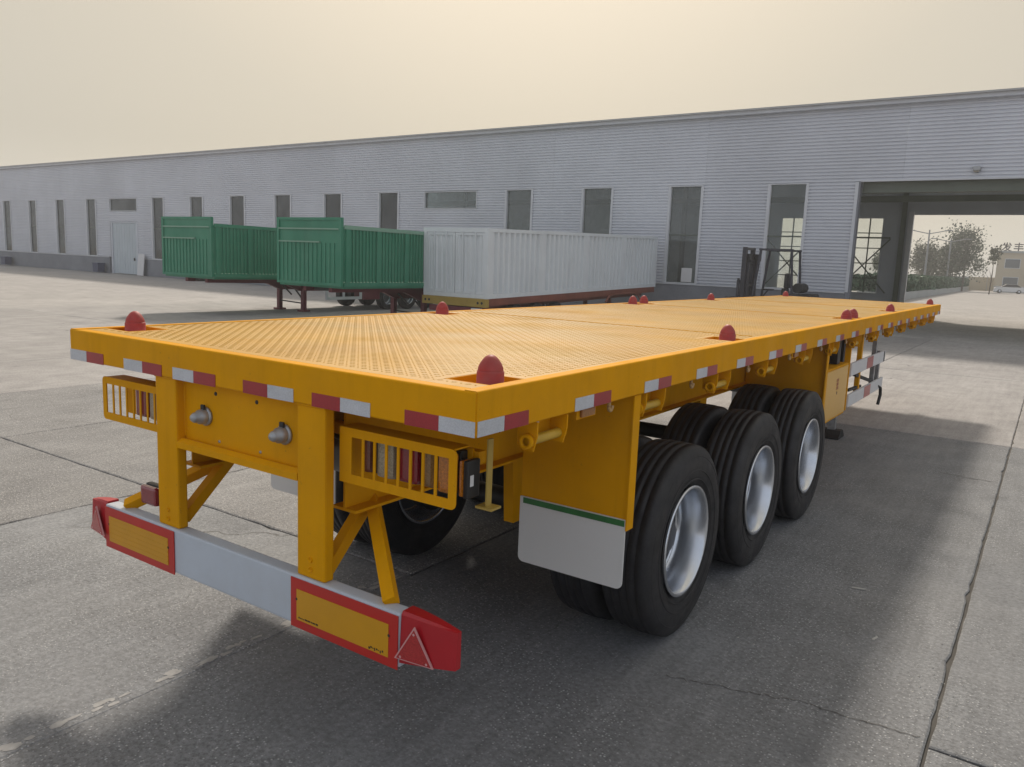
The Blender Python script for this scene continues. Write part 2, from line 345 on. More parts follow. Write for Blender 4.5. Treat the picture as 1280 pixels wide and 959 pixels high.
# chalky mortar line where an old joint was filled
ch = MB(); y = -1.6
while y < 1.6:
    l = random.uniform(.015, .06)
    if random.random() < .36:
        wd = random.uniform(.004, .026); cx = -.53+random.gauss(0, .018); n = 7
        ch.add([(cx+math.cos(6.283*k/n)*wd*random.uniform(.5, 1.1), y+math.sin(6.283*k/n)*l*random.uniform(.6, 1.1), .0016+.000012*len(ch.f)) for k in range(n)], [tuple(range(n))])
    y += random.uniform(.004, .028)
stuff(ch.build('mortar_smears', mat('pale_mortar', (.36, .355, .35), .9, var=.2, vscale=20), ground))
# loose grit in the worn patches and the joint
gr = MB()
def pebble(x, y, s):
    a = random.uniform(0, 6.3); h = s*random.uniform(.4, .8)
    vs = [(x+math.cos(a+k*1.571)*s*random.uniform(.6, 1.1), y+math.sin(a+k*1.571)*s*random.uniform(.6, 1.1), .0) for k in range(4)]
    vs.append((x+random.uniform(-.3, .3)*s, y+random.uniform(-.3, .3)*s, h))
    gr.add(vs, [(0, 1, 4), (1, 2, 4), (2, 3, 4), (3, 0, 4)])
for _ in range(420):
    c = random.choice(((2.3, 3.2, .7), (2.5, 2.2, .25), (1.9, 2.3, .5), (2.45, 5.6, .25), (1.9, 6.8, .7), (-4.2, 1.0, 1.2), (-2.2, 2.6, 1.), (2.1, 4.4, .5)))
    pebble(random.gauss(c[0], c[2]), random.gauss(c[1], c[2]*1.2), random.choice((.003, .004, .004, .005, .008)))
stuff(tag(gr.build('loose_grit', mat('pale_grit', (.42, .41, .39), .9, var=.4, vscale=40)), 'loose pale grit scattered over the worn concrete joints', 'grit'))
sc1 = MB(); sc1.add([(0, 0, .004), (.10, .02, .006), (.115, .045, .012), (.05, .04, .009), (.0, .03, .005)], [(0, 1, 2, 3, 4)]).add([(0, 0, .002), (.10, .02, .003), (.115, .045, .008), (.05, .04, .006), (.0, .03, .003)], [(4, 3, 2, 1, 0)])
tag(sc1.build('paper_scrap', mat('scrap_paper', (.40, .40, .39), .8), None, (1.86, 3.33, .0)), 'small torn pale paper scrap lying on concrete beside the trailer tyres', 'litter').scale = (.75, .75, .75)
tag(put('paper_scrap', sc1.mesh('paper_scrap', MATS['scrap_paper']), None, (2.12, 2.62, .0), (0, 0, 1.1)), 'small pale litter flake lying next to the long open slab joint', 'litter').scale = (.5, .5, .5)

# ================================================================== FLATBED TRAILER
T = thing('flatbed_trailer', 'yellow three axle flatbed semi trailer with chequer plate deck and red container locks', 'trailer')
ZD, W2, LEN, RB = 1.60, 1.25, 12.25, 1.447
LK = [.255, 2.71, 6.02, 6.306, 8.43, 12.03]
# deck plates with open pockets at the locks
def in_pocket(y, m=.0):
    for k in LK:
        if abs(y-k) < .11+m: return True
    return False
d = MB(); d.box(-.99, .99, .052, LEN-.052, 1.578, 1.597)
ys = [.052]+sum([[k-.11, k+.11] for k in LK], [])+[LEN-.052]
seg = [(ys[i], ys[i+1]) for i in range(0, len(ys), 2) if ys[i+1]-ys[i] > .02]
for s_ in (-1, 1):
    for a, b in seg: d.box(min(s_*.991, s_*1.195), max(s_*.991, s_*1.195), a, b, 1.578, 1.597)
deck = d.build('deck', DECK, T)
tr = MB(); PT = .0305; TL, TW, TH = .0130, .0046, .0023; zt = 1.5968; kk_ = .70710678
ny_ = int((LEN-.22)/PT); nx_ = int(2.32/PT)
for j in range(ny_+1):
    y = .11+j*PT
    for i in range(nx_+1):
        x = -nx_*PT/2+i*PT
        if abs(x) > .965 and any(abs(y-k) < .135 for k in LK): continue
        if any(abs(y-q) < .018 for q in (3.05, 6.16, 9.2)): continue
        sg = 1 if (i+j) % 2 else -1; dx, dy = kk_, kk_*sg; px, py = -dy, dx
        tr.add([(x-dx*TL, y-dy*TL, zt), (x+px*TW, y+py*TW, zt), (x+dx*TL, y+dy*TL, zt), (x-px*TW, y-py*TW, zt), (x-dx*TL*.45, y-dy*TL*.45, zt+TH), (x+dx*TL*.45, y+dy*TL*.45, zt+TH)],
               [(0, 3, 4), (0, 4, 1), (1, 4, 5), (1, 5, 2), (2, 5, 3), (3, 5, 4)])
stuff(tr.build('tread_pattern', DECK, deck))
# rolled weld seams between the deck sheets
for y in (3.05, 6.16, 9.2):
    b = MB(); b.cyl((-1.16, y, 1.5975), (1.16, y, 1.5975), .004, n=6); b.build('weld_seam', YEL, deck)
def channel(b, pts_outer, inn):
    pass
# rails: folded channels, web outside
def rail(name, ax, c, a, b_, sgn):
    m_ = MB(); t = .007; fl = .052; lo_ = 0 if ax == 'x' else .0025; ZD, RB = 1.60-lo_, 1.447+lo_
    prof = [(0, RB), (0, ZD), (-fl, ZD), (-fl, ZD-t), (-t, ZD-t), (-t, RB+t), (-fl, RB+t), (-fl, RB)]
    # soften the outer folds
    r = .006; prof = [(0, RB+r), (0, ZD-r), (-.002, ZD-.002), (-r, ZD)]+prof[2:]+[(-r, RB), (-.002, RB+.002)]
    prof = [(c+sgn*u, v) for u, v in prof]
    m_.prism(prof, a, b_, 'y' if ax == 'x' else 'x')
    return m_.build(name, YEL, T)
rr = rail('side_rail', 'x', W2, .0, LEN, 1); rl = rail('side_rail', 'x', -W2, .0, LEN, -1)
re_ = rail('rear_rail', 'y', -.004, -W2+.003, W2-.003, -1); rf = rail('front_rail', 'y', LEN+.004, -W2+.003, W2-.003, 1)
def tape_mesh(ln, h, m_, nm): return MB().box(-ln/2, ln/2, -.0012, .0012, -h/2, h/2, bev=.0008).mesh(nm, m_)
tw, trd = tape_mesh(.149, .052, WTAPE, 'white_tape'), tape_mesh(.149, .052, RTAPE, 'red_tape')
ZT = RB+.028
for a, seq in ((-1.25, 'WR'), (-.776, 'WR'), (-.394, 'WR'), (.085, 'RW'), (.487, 'RW'), (.948, 'RW')):
    for k, ch in enumerate(seq): put('reflective_tape', tw if ch == 'W' else trd, re_, (a+.0755+k*.15, -.0056, ZT), (0, random.gauss(0, .004), 0))
k = 0.0
y = .0
for i in range(20):
    a = .003+.628*i if i else .003
    for q, mm in enumerate((tw, trd)): put('reflective_tape', mm, rr, (W2+.0016, a+.076+q*.15, ZT), (random.gauss(0, .004), 0, R(90)))
# bolts at the tape ends: tiny rivets
# twist locks in their pockets
lockb = MB().lathe([(0, .0), (0, .062), (.010, .062), (.012, .057), (.070, .057), (.078, .054), (.078, .0)], 24, 'z').mesh('twist_lock', LOCKRED)
lockc = MB().lathe([(.0, .053), (.010, .052), (.026, .045), (.042, .034), (.054, .022), (.060, .010), (.061, 0)], 24, 'z').mesh('lock_cone', LOCKRED)
pocket = MB().box(-.10, .10, -.108, .108, -.052, -.040).box(-.10, -.094, -.108, .108, -.052, -.003).box(-.094, .10, -.108, -.102, -.052, -.003).box(-.094, .10, .102, .108, -.052, -.003).mesh('lock_pocket', YEL)
for s_ in (-1, 1):
    for kk in LK:
        pk = put('lock_pocket', pocket, T, (s_*1.096, kk, ZD), (0, 0, 0 if s_ > 0 else math.pi))
        lo = put('twist_lock', lockb, T, (s_*1.115, kk, ZD-.0395), (0, 0, random.uniform(0, 3))); lo.scale = (.86, .86, .90)
        put('lock_cone', lockc, lo, (0, 0, .0785), (0, 0, 0))
# rear posts
for s_ in (-1, 1):
    a, b = sorted((s_*.392, s_*.548))
    MB().box(a, b, .006, .054, .763, RB-.0005, bev=.009).build('rear_post', YEL, T)
for s_ in (-1, 1):
    for z_, xa, xb in ((RB-.001, .394, .546),):
        w_ = MB(); n = 14
        for i in range(n): xx = s_*(xa+(xb-xa)*(i+.5)/n); w_.cyl((xx-.006, .0065, z_), (xx+.006, .0065, z_), .0045+random.uniform(0, .0012), n=6)
        stuff(w_.build('weld_bead', YEL, T))
    w_ = MB(); n = 26
    for i in range(n): zz = 1.19+.245*(i+.5)/n; w_.cyl((s_*.391, .0495, zz-.005), (s_*.391, .0495, zz+.005), .0045+random.uniform(0, .0015), n=6)
    stuff(w_.build('weld_bead', YEL, T))
    for z_ in (.80, .84): MB().lathe([(.0055, .0), (.0, .010), (.006, .011)], 6, 'y', (s_*.47, 0, z_), smooth=False).build('bolt', YEL, T)
rp = MB().box(-.391, .391, .05, .058, 1.15, RB-.002).build('rear_panel', YEL, T)
MB().prism([(.0495, 1.15), (.0495, 1.176), (.030, 1.182), (.006, 1.168), (.006, 1.140), (.012, 1.140), (.0495, 1.146)], -.391, .391, 'x').build('panel_flange', YEL, rp)
for x in (-.17, .1):
    MB().lathe([(.047, .0), (.047, .008), (.05, .009)], 10, 'y', (x, 0, 1.405)).build('rivet', DARK, rp)
    MB().lathe([(.047, .0), (.047, .006), (.05, .007)], 10, 'y', (x+.02, 0, 1.20)).build('rivet', STEEL, rp)
for x in (-.235, .275):
    cp = MB().lathe([(.05, .0), (.05, .040), (.040, .042), (.036, .030)], 24, 'y', (x, 0, 1.30)).build('air_coupling', STEEL, T)
    MB().lathe([(.036, .033), (.010, .031), (.004, .024), (-.012, .022), (-.024, .014), (-.027, .0)], 20, 'y', (x, 0, 1.30)).build('coupling_cap', STEEL, cp)
    MB().box(x-.012, x+.012, .026, .036, 1.33, 1.352, bev=.003).build('coupling_latch', DARK, cp)
# lamp guards and tail lamps
def guard(s_):
    y = .075; xo, xi = 1.115, .552
    lo, hi = 1.158, 1.372
    m_ = MB(); a, b = .615, 1.082
    m_.box(*sorted((s_*xi, s_*a)), y, y+.006, lo, hi); m_.box(*sorted((s_*a, s_*b)), y, y+.006, lo, lo+.036); m_.box(*sorted((s_*a, s_*b)), y, y+.006, hi-.034, hi)
    # rounded outer end
    pts = [(b, lo)]
    for cx, cz, t0 in ((xo-.022, lo+.022, -90), (xo-.022, hi-.022, 0)):
        for q in range(5): pts.append((cx+.022*math.cos(R(t0+22.5*q)), cz+.022*math.sin(R(t0+22.5*q))))
    pts.append((b, hi)); m_.prism([(s_*u, v) for u, v in pts], y, y+.006, 'y')
    m_.box(*sorted((s_*xi, s_*(xo-.02))), y+.006, y+.10, hi-.008, hi-.002)   # top return
    gd = m_.build('lamp_guard', YEL, T)
    n = 8
    for i in range(1, n):
        x = a+(b-a)*i/n
        MB().box(*sorted((s_*(x-.006), s_*(x+.006))), y+.0005, y+.0055, lo+.034, hi-.032).build('guard_bar', YEL, gd)
    bk = MB().box(*sorted((s_*.56, s_*1.10)), .19, .196, 1.175, 1.355).build('lamp_back_plate', YEL, T)
    for x, wd, mt_, hz in ((.645, .05, mat('dull_brown_lens', (.16, .05, .03), .2, fine=.2, fscale=150, coat=.6), .07), (.745, .085, LCLR, .075), (.855, .10, LRED, .072), (.955, .05, mat('smoked_amber_lens', (.22, .12, .04), .15, fine=.25, fscale=150, coat=.7), .07), (1.035, .075, LAMB, .075)):
        if s_ < 0 and x > .9: continue
        h = MB().box(s_*x-wd/2-.006, s_*x+wd/2+.006, .150, .189, 1.268-hz-.006, 1.268+hz+.006, bev=.008).build('tail_lamp', BLACK, T)
        MB().box(s_*x-wd/2, s_*x+wd/2, .118, .1495, 1.268-hz, 1.268+hz, bev=.014).build('lens', mt_, h)
    MB().box(*sorted((s_*.30, s_*1.12)), .197, .235, 1.30, 1.345).build('lamp_bracket', YEL, T)
guard(1); guard(-1)
h = MB().box(1.112, 1.134, .118, .19, 1.190, 1.328, bev=.008).build('side_lamp', BLACK, T)
MB().box(1.092, 1.1115, .120, .188, 1.194, 1.324, bev=.008).build('lens', LAMB, h)
MB().box(1.1345, 1.1352, .130, .150, 1.235, 1.275).build('label_sticker', WHITE, h)
MB().bar((1.165, .20, 1.158), (1.165, .20, 1.40), .006, .03, (0, 1, 0)).build('lamp_stay', OLIVE, T)
MB().box(1.13, 1.20, .17, .23, 1.150, 1.158).build('stay_foot', OLIVE, T)
h = MB().box(-.777, -.642, .082, .115, .797, .893, bev=.010).build('fog_lamp', BLACK, T)
MB().box(-.774, -.645, .050, .0815, .800, .890, bev=.014).build('lens', LRED, h)
MB().bar((-.71, .118, .83), (-.46, .118, .83), .03, .008).build('lamp_arm', OLIVE, T)
# underrun bumper
bz0, bz1 = .556, .762
bu = MB().box(-.985, .945, -.004, .062, bz0, bz1, bev=.009).build('bumper', BUMP, T)
for s_, a in ((1, .946), (-1, -.986)):
    # rubber end that sweeps slightly forward
    m_ = MB(); n = 9; ring = []
    for i in range(n):
        t = i/(n-1); x = a+s_*(.245*t if s_ > 0 else .135*t); y0_ = -.006+(.012 if s_ > 0 else .004)*t*t; y1_ = .064-.030*t**1.5
        zb_ = bz0+.022+.045*t; ring.append([(x, y0_, zb_), (x, y0_+.008, bz1-.004), (x, y0_+.016, bz1+.008-.012*t*t), (x, y1_, bz1+.008-.012*t*t), (x, y1_, zb_)])
    vs = sum(ring, []); fs = [(i*5+q, i*5+(q+1) % 5, (i+1)*5+(q+1) % 5, (i+1)*5+q) for i in range(n-1) for q in range(5)]
    fs += [(0, 1, 2, 3, 4), tuple((n-1)*5+q for q in (4, 3, 2, 1, 0))]
    m_.add(vs, fs); m_.build('bumper_end', RUBR, T)
def plate(x0, x1, ribbed):
    p_ = MB().box(x0, x1, -.0095, -.0055, .548, .752, bev=.0015).build('marker_plate', PRED, T)
    MB().box(x0+.036, x1-.044, -.0112, -.0098, .583, .710).build('yellow_panel', PYEL, p_)
    if ribbed:
        for i in range(5): MB().box(x0+.040, x1-.048, -.0126, -.0114, .596+i*.023, .605+i*.023).build('panel_rib', PYEL, p_)
    for x in (x0+.036, x1-.042): MB().lathe([(-.0113, .0), (-.0125, .004), (-.0113, .006)], 8, 'y', (x, 0, .668)).build('rivet', DARK, p_)
    return p_
pl = plate(-.982, -.412, True); pr_ = plate(.372, .940, False)
# fine illegible maker's print: short dashes along the lower edge
for i in range(12): MB().box(.430+i*.0088, .430+i*.0088+random.uniform(.004, .0075), -.0121, -.0114, .592, .592+random.uniform(.004, .007)).build('fine_print', INK, pr_)
MB().lathe([(-.0120, .0), (-.0120, .004)], 10, 'y', (.424, 0, .595)).build('fine_print', INK, pr_)
for i in range(8): MB().box(.800+i*.0095, .800+i*.0095+random.uniform(.004, .008), -.0121, -.0114, .588+(.006 if i % 3 else .0), .594+random.uniform(.002, .008)).build('fine_print', INK, pr_)
def tri(cx, y, s, ang, par, shear=0):
    o = MB().prism([(-.082, -.06), (.082, -.06), (0, .075)], -.006, 0, 'y').build('triangle_reflector', PINK, par, (cx, y, .665)); o.rotation_euler = (0, 0, ang)
    MB().prism([(-.072, -.055), (.072, -.055), (0, .064)], -.0085, -.0062, 'y').build('reflector_face', REFL, o)
    for x, z in ((-.055, -.048), (.055, -.048), (0, .048)): MB().lathe([(-.0095, .0), (-.0087, .005)], 8, 'y', (x, 0, z)).build('rivet', PINK, o)
tri(1.022, -.012, 1, R(7), T); tri(-1.048, -.012, 1, R(-8), T)
# struts
for s_ in (-1, 1):
    for q in ((s_*.865, .036, .768), (s_*.475, .080, .778)):
        MB().bar((s_*.465, .34, 1.03), q, .05, .05, (1, 0, 0), bev=.004).build('bumper_strut', YEL, T)
# chassis: two I beams stepping up at the neck, cross members
for s_ in (-1, 1):
    x = s_*.50; b = MB()
    web = [(.151, 1.02), (8.9, 1.02), (9.5, 1.24), (12.2, 1.24), (12.2, RB-.001), (.151, RB-.001)]
    b.prism(web, x-.005, x+.005, 'x')
    for (ya, za), (yb, zb) in (((.151, 1.02), (8.9, 1.02)), ((8.9, 1.02), (9.5, 1.24)), ((9.5, 1.24), (12.2, 1.24))):
        b.bar((x, ya, za-.006), (x, yb, zb-.006), .13, .012, (0, 0, 1))
    b.build('main_beam', YEL, T)
cm = MB().box(-1.19, 1.19, -.004, .004, 1.47, 1.577).box(-1.19, 1.19, .004, .05, 1.47, 1.476).mesh('cross_member', YEL)
for i in range(24): put('cross_member', cm, T, (0, .35+i*.5, 0))
MB().box(-.10, .10, .3, 12.0, 1.40, 1.47).build('centre_sill', YEL, T)
# axles, springs, wheels
def tyre_mesh(flip):
    rT = .535; wT = .142; p = []
    prof = [(-.10, .292), (-.118, .31), (-.138, .37), (-.145, .43), (-.138, .485), (-.125, .512), (-.112, .526)]
    trd_ = []
    xs = [-.112, -.078, -.074, -.066, -.062, -.030, -.026, -.018, -.014, .014, .018, .026, .030, .062, .066, .074, .078, .112]
    for i, x in enumerate(xs):
        deep = i in (2, 3, 6, 7, 10, 11, 14, 15); crown = rT-.55*x*x
        trd_.append((x, crown-(.008 if deep else 0)))
    prof = prof[:-1]+trd_+[(-a, b) for a, b in prof[:-1]][::-1]
    b = MB(); b.lathe(prof, 72, 'x')
    # raised side wall rings
    for r_ in (.345, .395, .472): b.lathe([(.1385 if r_ < .36 else .1425 if r_ < .41 else .140, r_-.003), (.1455 if r_ < .41 and r_ > .36 else .1425, r_), (.1385 if r_ < .36 else .1425 if r_ < .41 else .139, r_+.004)], 72, 'x')
    return b.mesh('tyre', RUB)
TY = tyre_mesh(0)
# outer side is +x: deep dish rim
RM = MB().lathe([(.120, .302), (.130, .311), (.139, .308), (.139, .294), (.128, .286), (.105, .279), (.06, .268), (.0, .262), (-.030, .260), (-.038, .245)], 56, 'x').mesh('rim', RIM)
HB = MB().lathe([(-.030, .259), (-.042, .245), (-.046, .20), (-.040, .175), (-.040, .13), (-.040, .105), (.020, .100), (.034, .085), (.040, .05), (.040, 0)], 40, 'x')
for i in range(10):
    t = 2*math.pi*i/10; HB.cyl((-.043, .15*math.cos(t), .15*math.sin(t)), (-.012, .15*math.cos(t), .15*math.sin(t)), .014, n=6, smooth=False)
HBM = HB.mesh('wheel', RIMD)
AX = [2.02, 3.325, 4.63]; RZ = .533
for ay in AX:
    for s_ in (-1, 1):
        for x, fl in ((1.085, 1), (.765, -1)):
            wl = put('wheel', HBM, T, (s_*x, ay, RZ), (random.uniform(0, 6), 0, 0 if s_*fl > 0 else math.pi))
            put('tyre', TY, wl); put('rim', RM, wl)
    a = MB(); a.cyl((-.70, ay, RZ), (.70, ay, RZ), .065, n=16); ob = a.build('axle', DARK, T)
    for s_ in (-1, 1): MB().cyl((s_*.56, ay, RZ), (s_*.63, ay, RZ), .20, n=24).build('brake_drum', DARK, ob)
    for s_ in (-1, 1):
        sp = MB()
        for q in range(5):
            h_ = .56-q*.075; sp.box(s_*.50-.045, s_*.50+.045, ay-h_, ay+h_, .60+(4-q)*.013, .612+(4-q)*.013)
        sp.build('leaf_spring', DARK, T)
        MB().lathe([(-.09, .0), (-.09, .07), (-.02, .085), (.03, .085), (.09, .06), (.09, 0)], 20, 'y', (s_*.33, ay-.22, .74)).build('brake_chamber', DARK, ob)
for s_ in (-1, 1):
    for yy in (1.37, 2.67, 3.98, 5.28):
        MB().prism([(yy-.07, 1.014), (yy+.07, 1.014), (yy+.045, .66), (yy-.045, .66)], s_*.50-.03, s_*.50+.03, 'x').build('spring_hanger', YEL, T)
MB().lathe([(-.42, 0), (-.42, .12), (-.38, .145), (.38, .145), (.42, .12), (.42, 0)], 24, 'x', (0, 1.0, .98)).build('air_tank', BLACK, T)
# white placard hanging below the frame on the far side
MB().box(-.55, -.54, 5.33, 5.55, .95, 1.13).build('tank_label', WHITE, T)
# mud guards behind and before the wheels
for s_ in (-1, 1):
    a, b = sorted((s_*.655, s_*1.232)); y = 1.20
    mg = MB().box(a, b, y, y+.004, .828, RB-.004).build('mudguard_plate', YEL, T)
    MB().box(*sorted((s_*1.233, s_*1.240)), y-.012, y+.055, .815, RB-.004).build('plate_flange', YEL, mg)
    pts = []
    for cx, cz, t0 in ((b-.03, .56, -90), (b-.004, .862, 0), (a+.004, .862, 90), (a+.03, .56, 180)):
        rr_ = .03 if cz < .7 else .004
        for q in range(5): pts.append((cx+rr_*math.cos(R(t0+22.5*q)), cz+rr_*math.sin(R(t0+22.5*q))))
    MB().prism(pts, y-.010, y-.002, 'y').build('mud_flap', FLAP, mg)
    MB().box(a+.02, b-.004, y-.0135, y-.0105, .834, .862).build('green_strip', GRN, mg)
    MB().prism([(s_*.50, 1.15), (s_*.655, 1.30), (s_*.655, RB-.005), (s_*.50, RB-.005)], y+.0, y+.01, 'y').build('mudguard_gusset', YEL, T)
    fp = MB().box(*sorted((s_*.52, s_*1.205)), 5.02, 5.024, .78, RB-.004).build('mudguard_plate', YEL, T)
    MB().box(*sorted((s_*1.206, s_*1.214)), 4.965, 5.03, .70, RB-.004).build('plate_flange', YEL, fp)
# load winches, rope hooks and side marker lamps under the right rail
wb = MB()
for yy in (-.105, .105):
    wb.prism([(-.075, RB-.004), (.0, RB-.004), (.0, RB-.055), (-.015, RB-.115), (-.060, RB-.115), (-.075, RB-.06)], yy-.004, yy+.004, 'y')
wb.box(-.085, -.0755, -.109, .109, RB-.10, RB-.004)
WB = wb.mesh('load_winch', YEL)
RO = MB().cyl((-.037, -.100, RB-.078), (-.037, .100, RB-.078), .019, n=16).mesh('roller', mat('bright_yellow_roller', (.55, .34, .03), .4, var=.1, vscale=12))
RA = MB().lathe([(.110, .0), (.110, .027), (.122, .027), (.122, .012)], 14, 'y', (-.037, 0, RB-.078)).mesh('ratchet', YEL)
RA2 = MB().lathe([(-.110, .014), (-.110, .029), (-.132, .029), (-.132, .017), (-.124, .014)], 14, 'y', (-.037, 0, RB-.078)).mesh('roller_socket', YEL)
BL = MB().lathe([(0, 0), (0, .009), (.006, .009), (.010, .005), (.011, 0)], 10, 'x', (-.075, .0, RB-.028)).mesh('bolt', TRIM)
HK = MB(); hp = [(0, 0, RB+.002), (0, 0, RB-.026)]+[(-.0, .014-.016*math.cos(R(a_)), RB-.03-.020*math.sin(R(a_))) for a_ in range(0, 181, 30)]
HK.tube([(x-.03, y_, z) for x, y_, z in hp], .0085, 8); HKM = HK.mesh('rope_hook', mat('pale_hook', (.52, .33, .14), .4))
for i in range(13):
    yy = .485+i*.925
    if 4.75 < yy < 5.1: yy += .25
    if yy > 12.1: break
    wi = put('load_winch', WB, T, (W2-.005, yy, 0)); put('roller', RO, wi); put('ratchet', RA, wi); put('roller_socket', RA2, wi); put('bolt', BL, wi)
    if .3 < yy+.5 < 12: put('rope_hook', HKM, T, (W2-.01, yy+.515, 0), (0, 0, 0))
for yy in (.81, 3.95, 7.1, 10.2):
    h = MB().box(W2-.065, W2-.045, yy-.08, yy+.08, RB-.052, RB-.004).build('marker_lamp', YEL, T)
    MB().box(W2-.0445, W2-.032, yy-.055, yy+.055, RB-.045, RB-.012, bev=.005).build('lens', mat('dull_amber_lens', (.36, .16, .05), .3, fine=.2, fscale=120), h)
# tool cabinet
tb = MB().box(.72, 1.198, 5.03, 5.92, .715, 1.195, bev=.006).build('tool_box', YEL, T)
td = MB().box(1.199, 1.206, 5.06, 5.89, .735, 1.178, bev=.002).build('tool_box_door', mat('light_yellow_door', (.66, .36, .03), .4, var=.05, vscale=2, coat=.2), tb)
STK = mat('sticker_red', (.32, .05, .03), .5)
for i, z in enumerate((1.07, 1.035, 1.0, .955)):
    m_ = MB()
    if i < 3:
        for q in range(3): m_.box(1.2065, 1.2075, 5.445, 5.535, z+.010*q-.012, z+.010*q-.007)
        m_.box(1.2065, 1.2075, 5.485, 5.495, z-.0065, z+.015)
    else: m_.lathe([(1.2065, .0), (1.2065, .016)], 12, 'x', (0, 5.49, z))
    m_.build('sticker_mark', STK if i < 3 else INK, td)
MB().box(1.15, 1.20, 5.955, 5.99, .73, RB-.004).build('guard_post', YEL, T)
MB().box(1.02, 1.16, 5.60, 5.72, 1.20, RB-.004).build('valve_box', BLACK, T)
# side underrun guard
sg = MB().box(1.19, 1.215, 6.0, 7.80, 1.055, 1.18, bev=.006).build('side_guard', WHITE, T)
s2 = MB().box(1.19, 1.215, 6.0, 7.80, .755, .875, bev=.006).build('side_guard', WHITE, T)
for pz, par in ((1.118, sg), (.815, s2)):
    for a in (6.75, 7.70):
        if a > 7.6 and pz < 1: continue
        MB().box(1.2155, 1.2175, a, a+(.32 if a < 7 else .05), pz-.058, pz+.058).build('reflective_tape', RTAPE if a < 7 else INK, par)
for yy in (6.55, 7.35, 7.62): MB().box(1.145, 1.188, yy, yy+.06, .765, RB-.004 if yy < 7.6 else 1.18).build('guard_post', YEL if yy < 7.3 else STEEL, T)
MB().bar((1.17, 6.4, 1.03), (1.17, 7.4, .86), .03, .03).build('guard_brace', DARK, T)
MB().bar((1.17, 6.15, .90), (1.17, 6.75, .88), .025, .025).build('guard_brace', DARK, T)
hp = [(1.17, 7.35, .80), (1.20, 7.55, .80), (1.22, 7.68, .76), (1.22, 7.72, .68), (1.21, 7.68, .57)]
MB().tube(hp, .017).build('crank_handle', DARK, T)
for s_ in (-1, 1):
    lg = MB().box(s_*.62-.06, s_*.62+.06, 8.24, 8.36, .42, 1.30, bev=.006).build('landing_leg', DARK, T)
    MB().box(s_*.62-.042, s_*.62+.042, 8.258, 8.342, .10, .4195).build('inner_leg', STEEL, lg)
    MB().prism([(8.14, .004), (8.46, .004), (8.46, .02), (8.36, .10), (8.24, .10), (8.14, .02)], s_*.62-.12, s_*.62+.12, 'x').build('landing_foot', DARK, lg)
MB().bar((-.56, 8.3, .72), (.56, 8.3, .72), .04, .04).build('leg_cross_shaft', DARK, T)
MB().bar((.60, 8.2, 1.0), (.60, 7.2, 1.2), .04, .04, (1, 0, 0)).build('leg_brace', DARK, T)
# hanging air and cable lines below the deck
for k_ in range(3):
    y0_ = .25+.5*k_; MB().tube([(.2+.04*k_, .25, 1.28), (.24+.03*k_, .6, 1.16-.02*k_), (.2+.02*k_, 1.0, 1.12), (.15, 1.6, 1.10), (.12, 2.3, .95)], .011, 8).build('air_line', BLACK, T)

# ================================================================== WAREHOUSE
B = thing('warehouse', 'long grey blue warehouse clad in horizontal corrugated sheet with tall windows and open gate', 'warehouse', (0, 28.1, 0), (0, 0, -math.atan(.0192)))
XL, XR, DEP, HE, HT = -86., 26., 15.6, 7.72, 5.2
GX0, GX1 = -3.31, 3.3
wins = [(-69.7, -68.4), (-65.2, -64.0), (-60.8, -59.5), (-56.25, -54.95), (-47.65, -46.3), (-43.3, -41.95), (-39.15, -37.75), (-34.95, -33.55), (-30.76, -29.4),
        (-26.6, -25.25), (-18.5, -17.1), (-14.45, -13.05), (-10.43, -9.1), (-6.46, -5.12), (-74.2, -72.9), (-78.6, -77.3), (5.2, 6.55), (9.4, 10.75), (13.6, 14.95), (17.8, 19.15)]
wide = [(-53.05, -49.5, 4.32), (-23.5, -20.2, 4.36)]
def zplin(x): return 1.15 if x < -45 else 1.38
PIT, DPT = .118, .050
def cladding(x0, x1, z0, z1, y=0., out=-1, name='cladding_panel', mt=CLAD):
    b = MB(); pts = []; z = math.floor(z0/PIT)*PIT
    while z < z1+PIT:
        for dz, d_ in ((0, 0), (.016, 0), (.030, DPT), (.086, DPT), (.104, 0)): pts.append((y+out*d_, z+dz))
        z += PIT
    pr = [(a, c) for a, c in pts if z0 < c < z1]; pr = [(pr[0][0], z0)]+pr+[(pr[-1][0], z1)]
    vs = [(x0, a, c) for a, c in pr]+[(x1, a, c) for a, c in pr]; n = len(pr)
    b.add(vs, [(i, n+i, n+i+1, i+1) for i in range(n-1)]); return b.build(name, mt, B)
# upper band in sheets
def split(a, b, step):
    n = max(1, round((b-a)/step)); return [(a+(b-a)*i/n, a+(b-a)*(i+1)/n) for i in range(n)]
for a, b in split(XL, XR, 7.0): cladding(a+.002, b-.002, HT, HE)
ops = sorted([(a, b, 'w') for a, b in wins]+[(a, b, 'd' if i == 0 else 't') for i, (a, b, c) in enumerate(wide)]+[(GX0, GX1, 'g')])
x = XL
for a, b, k in ops:
    cladding(x, a, zplin((x+a)/2), HT-.001)
    if k == 'd': cladding(a, b, 3.62, 4.30)
    if k == 't': cladding(a, b, 1.38, 4.34)
    x = b
cladding(x, XR, 1.38, HT-.001)
def plinth(a, b):
    z = zplin((a+b)/2)
    p_ = MB().box(a, b, -.07, .16, -.02, z-.003).build('plinth', PLIN, B)
    MB().box(a, b, -.10, -.0705, z-.045, z-.005).build('plinth_cap', TRIM, p_)
    MB().box(a, b, -.11, -.0705, -.02, .10).build('plinth_footing', PLIN, p_)
for a, b in ((XL, -53.25), (-49.3, -45.0), (-45.0, -20.0), (-20.0, GX0-.16), (GX1+.16, XR)): plinth(a+.003, b-.003)
